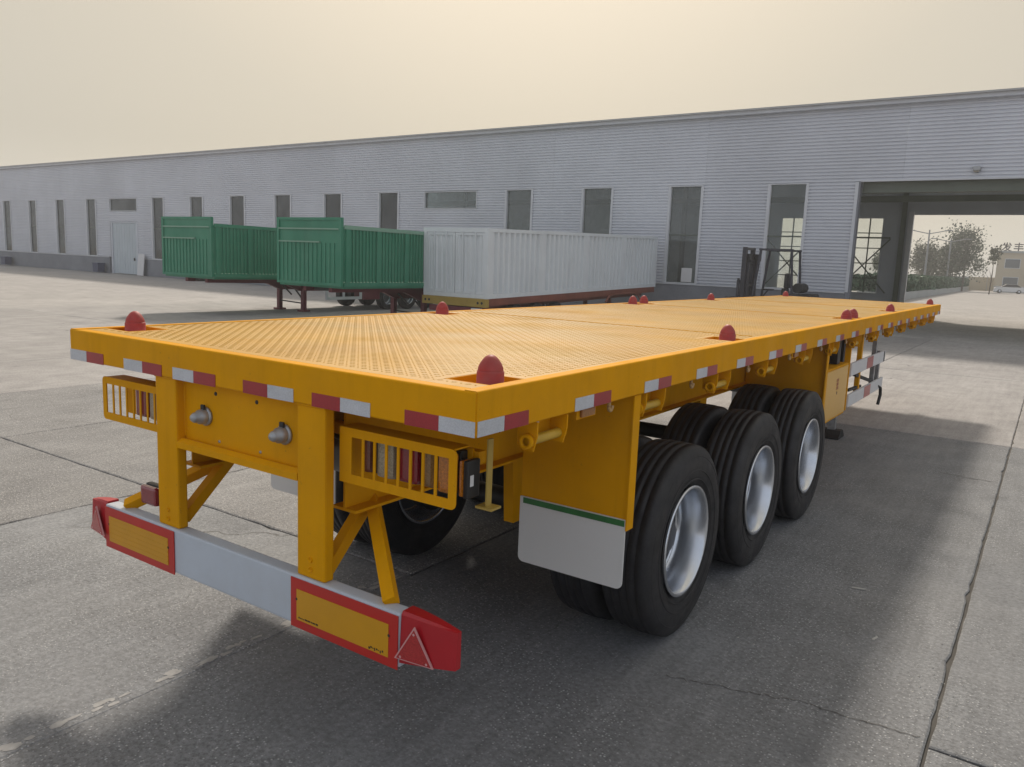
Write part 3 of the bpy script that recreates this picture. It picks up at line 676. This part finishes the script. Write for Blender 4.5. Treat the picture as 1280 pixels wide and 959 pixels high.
def window(a, b, z0, z1, y=0., grid=False, inner=False):
    s_ = -1 if not inner else 1
    f = MB(); t = .035
    ya, yb = (y-.064, y+.09)
    f.box(a, a+t, ya, yb, z0, z1).box(b-t, b, ya, yb, z0, z1).box(a+t, b-t, ya, yb, z0, z0+t).box(a+t, b-t, ya, yb, z1-t, z1)
    o = f.build('window', TRIM, B)
    if grid:
        g_ = MB(); m_ = (a+b)/2; g_.box(m_-.03, m_+.03, y, y+.05, z0+t, z1-t); n = 5
        g_.build('mullion', GSTEEL, o)
        for i in range(1, n): zz = z0+(z1-z0)*i/n; MB().box(a+t, b-t, y+.001, y+.049, zz-.025, zz+.025).build('glazing_bar', GSTEEL, o)
    else:
        for zz in ((z0+(z1-z0)*.5,) if z1-z0 > 2 else ()): MB().box(a+t, b-t, y+.008, y+.04, zz-.018, zz+.018).build('glazing_bar', GSTEEL, o)
    MB().box(a+t, b-t, y+.05, y+.056, z0+t, z1-t).build('pane', GLASS_CLEAR if grid or a == -6.46 else GLASS, o); return o
for a, b in wins:
    window(a, b, zplin(a), HT)
    for x_ in (a-.038, b+.038): MB().box(x_-.037, x_+.037, -.068, -.0515, zplin(a), HT).build('window_trim', TRIM, B)
for a, b, z in wide: window(a, b, z, HT-.02)
# far wall: sheet, windows with glazing bars, far gate
YF = DEP
fx = [(a, b) for a, b in wins]
fo = sorted([(a-.3, b-.3, 'w') for a, b in wins if not (GX0-.5 < a < GX1)]+[(-4.02, 2.7, 'g')])
x = XL
def fsheet(a, b, z0, z1): MB().box(a, b, YF, YF+.08, z0, z1).build('rear_wall_sheet', INNER, B)
for a, b in split(XL, XR, 14): fsheet(a, b, 5.151, HE)
for a, b, k in fo:
    fsheet(x, a, 0, 5.15)
    if k == 'w': fsheet(a, b, 0, 1.05); window(a, b, 1.05, 5.0, YF, grid=True); fsheet(a, b, 5.0, 5.15)
    else: MB().box(a, b, YF+.001, YF+.079, 5.145, 5.1505).build('rear_gate_head', TRIM, B)
    x = b
fsheet(x, XR, 0, 5.15)
for a in (-4.02, 2.7): MB().box(a-.24 if a < 0 else a, a if a < 0 else a+.24, YF-.14, YF-.001, 0, 5.3).build('gate_post', TRIM if a < 0 else GSTEEL, B)
for x_ in (XL, XR): MB().box(x_-.08, x_+.08, -.02, YF+.1, -.02, HE).build('end_wall', CLAD, B)
# gate surround
for a in (GX0, GX1): MB().box(a-.155 if a < 0 else a, a if a < 0 else a+.155, -.062, .20, -.02, HT+.0).build('gate_jamb', GSTEEL if a > 0 else PLIN, B)
MB().box(GX0, GX1, -.062, .03, HT, HT+.06).build('gate_head_trim', TRIM, B)
MB().box(GX0-.17, GX0-.06, -.075, -.063, 1.38, HT).build('gate_trim', TRIM, B)
# rolled up shutter box inside the gate head
MB().box(GX0+.02, GX1-.02, .25, .65, HT-.35, HT+.20).build('shutter_housing', GSTEEL, B)
# roof, eaves, gutter
rz = HE+.62
for s_ in (0, 1):
    ya, yb = (-.42, DEP/2) if s_ == 0 else (DEP+.42, DEP/2)
    za = HE+.10; sg_ = 1 if s_ == 0 else -1; ym = ya+sg_*1.6; zm = za+(rz-za)*1.6/abs(yb-ya)
    for a, c in split(XL-.3, XR+.3, 14):
        MB().add([(a, ya, za), (c, ya, za), (c, ym, zm), (a, ym, zm), (a, ya, za+.06), (c, ya, za+.06), (c, ym, zm+.06), (a, ym, zm+.06)],
            [(0, 1, 2, 3), (4, 7, 6, 5), (0, 4, 5, 1), (1, 5, 6, 2), (2, 6, 7, 3), (3, 7, 4, 0)]).build('eave_sheet', ROOF, B)
    ya, za = ym, zm
    for q, (a, c) in enumerate(split(XL-.3, XR+.3, 4.2)):
        for xa, xb, nm, m_ in ((a, c-.9, 'roof_sheet', ROOF), (c-.9, c, 'added_roof_light', ROOFL_ADDED)):  # translucent strips are added, out of view, to brighten the warehouse inside
            MB().add([(xa, ya, za), (xb, ya, za), (xb, yb, rz), (xa, yb, rz), (xa, ya, za+.06), (xb, ya, za+.06), (xb, yb, rz+.06), (xa, yb, rz+.06)],
                [(0, 1, 2, 3), (4, 7, 6, 5), (0, 4, 5, 1), (1, 5, 6, 2), (2, 6, 7, 3), (3, 7, 4, 0)]).build(nm, m_, B)
for a, b in split(XL, XR, 14):
    MB().prism([(-.30, HE-.02), (-.30, HE+.12), (-.285, HE+.12), (-.285, HE-.005), (-.05, HE-.005), (-.05, HE-.02)], a+.002, b-.002, 'x').build('gutter', TRIM, B)
# frame: columns, rafters, bracing, crane rail
for i in range(14):
    xc = -84+i*8.4+.35
    if GX0-.3 < xc < GX1+.3: xc = -4.45
    for y in (.36, DEP-.30):
        c = MB(); c.box(xc-.10, xc+.10, y-.15, y-.14, 0, HE).box(xc-.10, xc+.10, y+.14, y+.15, 0, HE).box(xc-.005, xc+.005, y-.14, y+.14, 0, HE); c.build('steel_column', GSTEEL, B)
    MB().bar((xc, .3, HE-.15), (xc, DEP/2, rz-.2), .15, .4, (0, 0, 1)).bar((xc, DEP/2, rz-.2), (xc, DEP-.3, HE-.15), .15, .4, (0, 0, 1)).build('rafter', GSTEEL, B)
for y in (2., 4., 6., 9.6, 11.6, 13.6): MB().box(XL+.1, XR-.1, y-.05, y+.05, HE+.10+min(y, DEP-y)/(DEP/2)*.5-.17, HE+.10+min(y, DEP-y)/(DEP/2)*.5-.02).build('purlin', GSTEEL, B)
MB().box(XL+.1, XR-.1, .55, .75, 5.75, 6.05).build('crane_rail', GSTEEL, B); MB().box(XL+.1, XR-.1, DEP-.7, DEP-.5, 5.75, 6.05).build('crane_rail', GSTEEL, B)
for a, b in ((-11.5, -8.9), (-7.5, -5.0)):
    for p, q in (((a, 1.1), (b, 3.9)), ((b, 1.1), (a, 3.9))): MB().bar((p[0], YF-.12, p[1]), (q[0], YF-.12, q[1]), .06, .06, (0, 1, 0)).build('cross_brace', GSTEEL, B)
    MB().box(a, b, YF-.20, YF-.10, 3.92, 4.0).build('girt', GSTEEL, B)
# personnel door, wall lamp, notice in window
dr = MB().box(-52.75, -49.7, .0, .05, .02, 3.5).build('door', DOOR, B)
for i in range(9): MB().box(-52.65+i*.335, -52.60+i*.335, -.012, -.0005, .05, 3.45).build('door_rib', DOOR, dr)
MB().box(-50.0, -49.95, -.09, -.013, .95, 1.15).build('door_handle', BLACK, dr)
MB().box(-52.98, -52.76, -.05, .14, -.02, 3.61).box(-49.69, -49.48, -.05, .14, -.02, 3.61).box(-52.76, -49.69, -.05, .14, 3.51, 3.61).build('door_frame', INNER, B)
wlp = MB().box(.06, .28, -.22, -.04, 5.45, 5.60, bev=.03).build('wall_lamp', STEEL, B); MB().box(.09, .25, -.20, -.06, 5.42, 5.449).build('lens', LCLR, wlp)
MB().box(-9.75, -9.3, .012, .016, 1.45, 2.0).build('window_notice', WHITE, B)
MB().box(-10.38, -9.15, .3, .34, 3.05, 3.12).build('inner_rail', TRIM, B)
bd = MB().box(-.36, .36, -.02, .02, 0, 1.45, Matrix.Rotation(R(-6), 4, 'X')).build('leaning_board', WHITE, None, (-48.7, 28.63, 0))
tag(bd, 'white board leaning on the warehouse wall beside the pale door', 'board')
BXM = mat('dark_blue_bin', (.05, .06, .12), .5)
for x_, lab in ((-53.85, 'dark blue bin against the plinth beside the pale warehouse door'), (-68.45, 'dark blue bin against the plinth below a tall warehouse window')):
    e = thing('waste_bin', lab, 'bin', (x_, 28.62-.0192*x_*1+.0, 0)); e.location.y = 28.1-.0192*x_-.55
    MB().prism([(-.30, .05), (.30, .05), (.36, .62), (-.36, .62)], -.25, .25, 'y').build('bin_body', BXM, e); MB().box(-.38, .38, -.28, .28, .62, .68, bev=.02).build('bin_lid', BXM, e)

# ================================================================== GREEN CARGO TRAILERS
def green_trailer(xc, y0, label, legs, L=10.6):
    e = thing('cargo_trailer', label, 'trailer', (xc, y0, 0), group='green cargo trailers')
    hw_ = 1.25; zb, zs, zh = 1.17, 2.70, 2.93
    fr_ = MB().box(-hw_, hw_, 0, .05, zb, zh).build('headboard', GREEN, e)
    for x_ in (-hw_, hw_-.09): MB().box(x_, x_+.09, -.035, -.0005, zb, zh).build('headboard_post', GREEN, fr_)
    for z_, m_ in ((zb, GREEN), (2.28, GREENL), (2.62, GREENL), (zh-.07, GREEN)):
        x1_ = hw_-.091 if z_ != 2.28 else .45
        MB().box(-hw_+.091, x1_, -.05 if m_ is GREENL else -.03, -.0005, z_, z_+(.07 if m_ is GREEN else .035)).build('headboard_rail', m_, fr_)
    for i in range(13): xx = -hw_+.2+i*.165; MB().box(xx, xx+.05, -.02, -.0005, zb+.075, 2.275).build('headboard_rib', GREEN, fr_)
    for s_ in (-1, 1):
        x_ = s_*hw_; sd_ = MB().box(*sorted((x_, x_-s_*.04)), .06, L, zb+.12, zs).build('side_wall', GREEN, e)
        xo = sorted((x_+s_*.001, x_+s_*.045))
        for z_ in (zb, zs-.06): MB().box(*xo, .06, L, z_, z_+.10).build('side_rail', GREENL if (z_ > 2 and legs == 0 and s_ > 0) else GREEN, sd_)
        if s_ > 0:
            yy = .1; k_ = 0
            while yy < L-.1:
                big = k_ % 9 == 0; wd = .10 if big else .045
                MB().box(x_+.001, x_+(.06 if big else .03), yy, yy+wd, zb+.105, zs-.065).build('side_rib', GREEN, sd_); yy += .125; k_ += 1
    MB().box(-hw_, hw_, L, L+.05, zb, zs).build('tailboard', GREEN, e)
    MB().box(-hw_+.01, hw_-.01, .06, L, zb-.06, zb+.11).build('floor_frame', GREEN, e)
    for s_ in (-1, 1):
        MB().prism([(.3, zb-.061), (.3, .98), (3.2, .96), (3.9, .70), (L-.1, .70), (L-.1, zb-.061)], s_*.5-.06, s_*.5+.06, 'x').build('chassis_beam', MAROON, e)
    MB().box(-.35, .35, .5, 1.3, 1.0, 1.10).build('king_pin_plate', DARK, e)
    for s_ in (-1, 1):
        lg = MB().box(s_*.62-.07, s_*.62+.07, 3.93, 4.07, .05, .98).build('landing_leg', MAROON, e); MB().box(s_*.62-.15, s_*.62+.15, 3.85, 4.15, 0, .06).build('landing_foot', MAROON, lg)
    MB().bar((-.55, 4.0, .32), (.55, 4.0, .28), .04, .04).bar((-.55, 4.0, .92), (.0, 4.0, .55), .04, .04).bar((.55, 4., .42), (-.0, 4.0, .92), .04, .04).build('leg_bracing', DARK, e)
    MB().box(1.14, 1.20, 4.5, 6.2, .42, .52).box(1.14, 1.20, 4.5, 6.2, .78, .88).box(1.14, 1.2, 4.5, 4.58, .52, .78).box(1.14, 1.2, 5.3, 5.36, .52, .78).box(1.14, 1.2, 6.12, 6.2, .52, .78).build('side_guard', TRIM, e)
    MB().box(.75, 1.22, 6.25, 7.1, .40, 1.0, bev=.02).build('tool_box', MAROON, e)
    for ay in (7.6, 8.75, 9.9):
        for s_ in (-1, 1):
            wl = put('wheel', HBM, e, (s_*1.06, ay, .46), (0, 0, 0 if s_ > 0 else math.pi)); wl.scale = (.86, .86, .86); put('tyre', TY, wl); put('rim', RM, wl)
    return e
green_trailer(-19.15, 12.55, 'green cargo trailer farther from the white container with its landing legs in the open', 1)
green_trailer(-13.80, 12.60, 'green cargo trailer with pale top rail parked right beside the white container', 0)

# ================================================================== CONTAINER ON ITS CHASSIS
tilt = R(1.55); cl = (-11.37, 15.80, .93)
K = thing('shipping_container', 'white grey corrugated container resting on an old yellow and red chassis', 'container', cl, (tilt, 0, 0))
CW, CL, CH = 1.15, 11.15, 1.93
for x_ in (-CW, CW-.12):
    for y_ in (0, CL-.12): MB().box(x_, x_+.12, y_, y_+.12, 0, CH).build('corner_post', CONT, K)
for x_ in (-CW, CW-.08):
    MB().box(x_, x_+.08, .121, CL-.121, CH-.10, CH-.002).build('top_rail', CONT, K); MB().box(x_, x_+.08, .121, CL-.121, .002, .13).build('bottom_rail', CONT, K)
MB().box(-CW+.05, CW-.05, .05, CL-.05, CH-.05, CH-.01).build('roof_panel', CONT, K)
MB().box(-CW+.05, CW-.05, .05, CL-.05, .01, .06).build('floor', CONT, K)
for z_ in (.001, CH-.12): MB().box(-CW+.121, CW-.121, 0, .10, z_, z_+.119).build('end_rail', CONT, K)
def corr(a, b, at, z0, z1, axis, out, pit=.20, dep=.07):
    bb = MB(); p = []; t = a
    while t < b:
        for dt, d_ in ((0, 0), (.35*pit, 0), (.5*pit, dep), (.85*pit, dep)):
            if t+dt < b: p.append((t+dt, at-out*d_))
        t += pit
    p.append((b, at))
    vs = []
    for z in (z0, z1):
        for u, v in p: vs.append((v, u, z) if axis == 'y' else (u, v, z))
    n = len(p); bb.add(vs, [(i, i+1, n+i+1, n+i) for i in range(n-1)]); return bb
for s_ in (-1, 1):
    for i, (a, b) in enumerate(split(.121, CL-.121, 2.75)):
        o = corr(a+.09, b-.09, s_*(CW-.012), .131, CH-.101, 'y', s_, .27, .09).build('side_panel', CONT, K)
        MB().box(*sorted((s_*(CW-.006), s_*(CW-.07))), a, a+.089, .131, CH-.101).box(*sorted((s_*(CW-.006), s_*(CW-.07))), b-.089, b, .131, CH-.101).build('panel_stile', CONT, o)
for s_, x_ in ((-1, -CW+.125), (1, .01)):
    dd = corr(x_+.07, x_+CW-.135-.07, .03, .20, CH-.20, 'x', -1, .19, .03).build('door', CONT, K)
    for a in (x_, x_+CW-.135-.07): MB().box(a, a+.07, .012, .05, .125, CH-.125).build('door_stile', CONT, dd)
    MB().box(x_+.071, x_+CW-.206, .012, .05, .125, .20).box(x_+.071, x_+CW-.206, .012, .05, CH-.20, CH-.125).build('door_rail', CONT, dd)
    for q in (.28, .72): MB().cyl((x_+1.0*q, -.012, .10), (x_+1.0*q, -.012, CH-.10), .017, n=8).build('locking_bar', CONT, dd)
# the chassis trailer stands level with its own rake
CH_ = thing('container_chassis', 'old yellow and red oxide skeleton trailer carrying the white container', 'trailer', (cl[0], cl[1], 0))
Mz = Matrix.Translation((0, 0, cl[2])) @ Matrix.Rotation(tilt, 4, 'X')
eb = MB().box(-CW, CW, -.06, .10, -.235, -.004, Mz, bev=.008).build('rear_beam', OLIVE, CH_)
for x_ in (.88, 1.02, -.88, -1.02): MB().lathe([(-.064, 0), (-.0635, .038)], 14, 'y', (x_, 0, .93-.12)).build('lock_hole', BLACK, eb)
for s_ in (-1, 1): MB().box(s_*.55-.07, s_*.55+.07, .101, CL-.1, -.36, -.004, Mz).build('chassis_beam', RUST, CH_)
for s_ in (-1, 1): MB().box(*sorted((s_*(CW-.06), s_*CW)), .101, CL-.1, -.20, -.004, Mz).build('outer_rail', RUST, CH_)
for i in range(9): MB().box(-CW+.07, CW-.07, .7+i*1.2, .82+i*1.2, -.19, -.02, Mz).build('cross_member', RUST, CH_)
MB().box(-.9, .6, -.03, .08, -.42, -.26, Mz).build('rear_panel', MAROON, CH_); MB().box(.62, .95, -.03, .05, -.40, -.27, Mz).build('rear_plate', WHITE, CH_)
hp = [(1.17, 7.0, .72), (1.17, 7.25, .92), (1.17, 7.6, .98), (1.17, 9.2, 1.0), (1.17, 9.6, .92), (1.17, 9.85, .72)]
MB().tube(hp, .035).build('mudguard_tube', RUST, CH_)
for ay in (1.6, 2.75, 3.9):
    for s_ in (-1, 1):
        wl = put('wheel', HBM, CH_, (s_*.98, ay, .39), (0, 0, 0 if s_ > 0 else math.pi)); wl.scale = (.73, .73, .73); put('tyre', TY, wl); put('rim', RM, wl)
for s_ in (-1, 1): MB().box(s_*.5-.06, s_*.5+.06, 8.5, 8.62, 0, .85).box(s_*.5-.14, s_*.5+.14, 8.42, 8.7, 0, .04).build('landing_leg', RUST, CH_)

# ================================================================== FORKLIFT
F = thing('forklift', 'dark forklift with raised mast and forks parked against the corrugated warehouse wall', 'forklift', (-5.28, 25.9, 0)); F.scale = (1.12, 1.12, 1.12)
for y_ in (-.42, .34): MB().box(-.98, -.84, y_, y_+.08, .05, 2.50).box(-.86, -.76, y_+.085, y_+.16, .05, 2.3).build('mast_rail', MAST, F)
for z_ in (.5, 1.3, 2.0, 2.42): MB().box(-.97, -.85, -.339, .339, z_, z_+.07).build('mast_cross_bar', MAST, F)
MB().cyl((-.90, 0, .1), (-.90, 0, 2.2), .05, n=12).build('lift_cylinder', MAST, F)
FO = .62
for z0_, z1_, y0_, y1_ in ((.30, .40, -.5, .5), (.78, .86, -.5, .5), (.401, .779, -.5, -.42), (.401, .779, .42, .5)): MB().box(-1.06, -.985, y0_, y1_, z0_+FO, z1_+FO).build('fork_carriage', MAST, F)
for y_ in (-.35, .23): MB().prism([(-1.061, .30+FO), (-1.061, .92+FO), (-1.10, .92+FO), (-1.10, .345+FO), (-1.45, .33+FO), (-1.45, .30+FO)], y_, y_+.12, 'y').build('fork', MAST, F)
MB().prism([(-.75, .25), (.95, .25), (1.15, .45), (1.15, 1.1), (.35, 1.15), (.30, .62), (-.35, .62), (-.40, 1.0), (-.75, 1.0)], -.5, .5, 'y').build('body', FORK, F)
MB().prism([(.85, .45), (1.25, .45), (1.3, .9), (1.15, 1.16), (.85, 1.16)], -.52, .52, 'y').build('counterweight', DARK, F)
MB().box(-.05, .32, -.24, .24, .64, .80, bev=.04).box(.24, .36, -.24, .24, .80, 1.3, bev=.04).build('seat', BLACK, F)
for p, q in (((-.55, 1.0), (-.40, 2.42)), ((.62, 1.15), (.52, 2.42))):
    for y_ in (-.46, .46): MB().bar((p[0], y_, p[1]), (q[0], y_, q[1]), .06, .06).build('guard_pillar', FORK, F)
for i in range(7): MB().box(-.45+i*.15, -.40+i*.15, -.48, .48, 2.42, 2.46).build('overhead_bar', FORK, F)
for y_ in (-.5, .44): MB().box(-.45, .56, y_, y_+.06, 2.41, 2.47).build('overhead_guard', FORK, F)
MB().cyl((-.38, 0, 1.0), (-.22, 0, 1.22), .02).lathe([(1.23, .15), (1.25, .17), (1.23, .19), (1.21, .17)], 16, 'z', (-.22, 0, 0), close=True).build('steering_wheel', BLACK, F)
for x_, r_ in ((-.55, .33), (.75, .26)):
    for s_ in (-1, 1):
        o = MB().lathe([(-.10, r_*.5), (-.11, r_*.9), (-.08, r_), (.08, r_), (.11, r_*.9), (.10, r_*.5)], 24, 'y', (x_, s_*.45, r_)).build('tyre', RUB, F)
        MB().lathe([(-.06, 0), (-.08, r_*.5), (.08, r_*.5), (.06, 0)], 16, 'y', (x_, s_*.45, r_)).build('wheel_hub', MAROON, o)
for y_ in (-.35, .35): MB().cyl((-.72, y_, 2.1), (-.72, y_, 2.3), .09).build('work_lamp', DARK, F)
MB().cyl((.75, -.35, 1.32), (.75, .35, 1.32), .15).build('gas_tank', DARK, F)
MB().box(.30, .42, -.26, .26, 1.3, 1.75, bev=.05).build('seat_back', BLACK, F)

# ================================================================== BEYOND THE GATE
def tree(x, y, h, rx, mt, label, dens=1.0, trunk=.16, base=.14):
    e = thing('tree', label, 'tree', (x, y, 0), group='trees beyond the warehouse gate')
    b = MB(); b.cyl((0, 0, 0), (.1, 0, h*.5), trunk, trunk*.6, n=8); tips = []
    b.cyl((.1, 0, h*.5), (.0, .1, h*.92), trunk*.6, trunk*.15, n=6)
    for i in range(16):
        z = h*random.uniform(.2, .8); a = random.uniform(0, 6.28); l = rx*random.uniform(.5, .95)*(1.15-.6*z/h); q = (math.cos(a)*l, math.sin(a)*l, z+h*random.uniform(.08, .22))
        b.cyl((.05, 0, z), q, trunk*.3, trunk*.06, n=5); tips.append(q)
    b.build('trunk', BARK, e)
    c = MB(); tips += [(random.gauss(0, rx*.2), random.gauss(0, rx*.2), h*random.uniform(.3, .95)) for _ in range(14)]
    for q in tips:
        cr = rx*random.uniform(.22, .42)
        for _ in range(int(130*dens)):
            p = Vector(q)+Vector((random.gauss(0, cr*.6), random.gauss(0, cr*.6), random.gauss(0, cr*.75)))
            if p.z < h*base: continue
            s_ = random.uniform(.09, .22); n_ = Vector((random.gauss(0, 1), random.gauss(0, 1), random.gauss(0, 1))).normalized(); a_ = n_.orthogonal().normalized()*s_; b_ = n_.cross(a_)*random.uniform(.5, 1)
            c.add([p-a_, p+b_, p+a_, p-b_], [(0, 1, 2, 3)])
    c.build('crown', mt, e)
tree(-15.2, 142, 7.0, 2.9, LEAF2, 'short rounded olive tree between the two double arm street lamps')
tree(-12.6, 148, 7.2, 2.3, LEAF1, 'slim grey green tree against the left of the tallest tree', .9)
tree(-10.2, 149, 10.2, 3.2, LEAF1, 'tallest grey green tree beyond the warehouse gate', 1.25)
tree(-17.5, 120, 4.9, 2.0, LEAF1, 'low dark tree showing right at the edge of the gate post', 1.0)
tree(-5.0, 128, 6.6, 1.0, LEAF2, 'thin bare topped sapling in front of the cream building', .22, .09, .62)
def lamp(x, y, h, label):
    e = thing('street_lamp', label, 'street lamp', (x, y, 0), group='double arm street lamps')
    MB().cyl((0, 0, 0), (0, 0, h), .16, .09, n=12).build('pole', POLE, e)
    for s_ in (-1, 1):
        a = MB().tube([(0, 0, h-.55), (s_*1.1, 0, h-.32), (s_*2.0, 0, h-.12)], .065, 8).build('arm', POLE, e); MB().box(*sorted((s_*1.9, s_*2.9)), -.13, .13, h-.15, h-.02, bev=.03).build('lamp_head', POLE, a)
lamp(-13.1, 126, 8.7, 'double arm street lamp nearer the gate post, taller against the sky')
lamp(-12.0, 143, 8.3, 'double arm street lamp rising beside the tallest tree')
# hedge row and kerbed bed along the road
hb = thing('hedge', 'long clipped green hedge running away beyond the warehouse gate', 'hedge', (-9.5, 80, 0))
c = MB()
for _ in range(9000):
    t = random.random()**1.3; y = -10+100*t; x0_ = .0-(y+10)*.028
    f_ = random.random()
    if f_ < .45: p = Vector((x0_+1.2+random.gauss(0, .10), y, random.uniform(.75, 1.95)))
    elif f_ < .9: p = Vector((x0_+random.uniform(-1.2, 1.2), y, 1.9+random.gauss(0, .10)))
    else: p = Vector((x0_+random.uniform(-1.2, 1.2), -10+random.gauss(0, .1), random.uniform(.75, 1.95)))
    s_ = random.uniform(.10, .24); n_ = Vector((random.gauss(0, 1), random.gauss(0, 1), random.gauss(0, 1))).normalized(); a_ = n_.orthogonal().normalized()*s_; b_ = n_.cross(a_)
    c.add([p-a_, p+b_, p+a_, p-b_], [(0, 1, 2, 3)])
c.build('foliage', HEDGE, hb)
MB().add([(-1.1, -9.9, .7), (1.1, -9.9, .7), (-1.7, 90, .7), (-3.9, 90, .7), (-1.0, -9.8, 1.8), (1.0, -9.8, 1.8), (-1.8, 89.8, 1.8), (-3.8, 89.8, 1.8)], [(0, 1, 5, 4), (1, 2, 6, 5), (2, 3, 7, 6), (3, 0, 4, 7), (4, 5, 6, 7)]).build('inner_growth', HEDGE, hb)
bw = thing('planter_wall', 'low grey wall at the foot of the clipped hedge', 'wall', (-9.5, 80, 0))
for i in range(12):
    y_ = -10.6+i*8.4; x_ = 1.28-(y_+10)*.028; MB().prism([(-2.8, 0), (0, 0), (0, .68), (-2.8, .68)], y_, y_+8.36, 'y').build('wall_block', FARG, bw, (x_, 0, -.02))
fw_ = thing('boundary_wall', 'pale plastered boundary wall standing left of the cream building', 'wall', (-9.6, 172, -.03))
for i in range(6): MB().box(-14+i*3.1, -14+i*3.1+3.0, 0, .25, 0, 2.5).build('wall_panel', FARG if i < 4 else FARB, fw_); MB().box(-14+i*3.1-.11, -14+i*3.1-.01, -.05, .30, 0, 2.65).build('pier', FARG, fw_)
O = thing('office_building', 'cream two storey building with dark sign letters along its roof', 'building', (-6.6, 165, -.03))
MB().box(0, 26, 0, 14, 0, 6.9).build('wall', FARB, O); MB().box(-.3, 26.3, -.3, 14.3, 6.9, 7.25).build('parapet', FARG, O)
for i in range(6):
    for z_ in (1.0, 4.2):
        wf = MB().box(1.2+i*4, 3.6+i*4, -.06, -.005, z_, z_+1.7).build('window', TRIM, O); MB().box(1.3+i*4, 3.5+i*4, -.08, -.061, z_+.1, z_+1.6).build('pane', mat('far_window_glass', (.10, .12, .14), .1), wf)
MB().box(8.0, 10.6, -.5, -.09, .0, 3.2).build('blue_gate', mat('blue_shutter', (.09, .10, .20), .6), O)
for ch, x_ in (('\u53d1', 1.2), ('\u4e30', 3.0)):
    cu = bpy.data.curves.new('sign_letter', 'FONT'); cu.body = ch; cu.size = 1.6; cu.offset = .03; cu.extrude = .08; cu.align_x = 'CENTER'
    o = bpy.data.objects.new('tmp', cu); COL.objects.link(o); bpy.context.view_layer.update()
    me = bpy.data.meshes.new_from_object(o.evaluated_get(bpy.context.evaluated_depsgraph_get())); bpy.data.objects.remove(o)
    me.materials.clear(); me.materials.append(SIGN); put('sign_letter', me, O, (x_, .2, 7.35), (R(90), 0, 0))
    MB().box(x_-.05, x_+.05, .30, .38, 7.25, 8.4).build('sign_frame', POLE, O)
def car(x, y, rz, label):
    e = thing('parked_car', label, 'car', (x, y, -.03), (0, 0, rz)); L_ = 4.4
    body = [(-2.2, .35), (-2.15, .75), (-1.9, .92), (-1.1, 1.0), (1.7, 1.02), (2.1, .9), (2.2, .5), (2.15, .3), (-2.1, .28)]
    MB().prism(body, -.88, .88, 'y').build('body', CARW, e)
    MB().prism([(-1.15, .99), (-.45, 1.46), (.9, 1.48), (1.65, 1.02)], -.76, .76, 'y').build('cabin', BLACK, e); MB().prism([(-.5, 1.461), (.92, 1.481), (.85, 1.52), (-.42, 1.51)], -.72, .72, 'y').build('roof', CARW, e)
    for x_ in (-1.35, 1.35):
        for s_ in (-1, 1):
            o = MB().lathe([(-.1, .18), (-.11, .30), (.11, .30), (.1, .18)], 20, 'y', (x_, s_*.80, .31)).build('tyre', RUB, e); MB().lathe([(-.09, 0), (-.1, .18), (.1, .18), (.09, 0)], 14, 'y', (x_, s_*.80, .31)).build('rim', RIM, o)
    for s_ in (-.6, .6): MB().box(-2.19, -2.12, s_-.18, s_+.18, .66, .78).build('headlight', LCLR, e)
car(-3.6, 150, R(8), 'white parked car in front of the cream building')
rw = thing('low_parapet', 'low dark kerb wall running in front of the cream building', 'wall', (-6.2, 158, -.03)); MB().box(0, 30, 0, .3, 0, 1.0).build('wall_face', FARG, rw); MB().box(-.05, 30.05, -.05, .35, 1.001, 1.08).build('coping', TRIM, rw)

# ================================================================== DUSTY AIR
hz = MB().box(-455, 455, -205, 805, -1.1, 11.5)
hzm = bpy.data.materials.new('dusty_air'); hzm.use_nodes = True; t = hzm.node_tree; t.nodes.remove(t.nodes['Principled BSDF'])
pv = t.nodes.new('ShaderNodeVolumePrincipled'); pv.inputs['Color'].default_value = (.86, .87, .90, 1); pv.inputs['Density'].default_value = .0017; pv.inputs['Anisotropy'].default_value = .3
t.links.new(pv.outputs[0], t.nodes['Material Output'].inputs['Volume'])
ho = stuff(hz.build('haze', hzm)); ho['label'] = 'pale dusty haze hanging over the whole yard'; ho['category'] = 'haze'
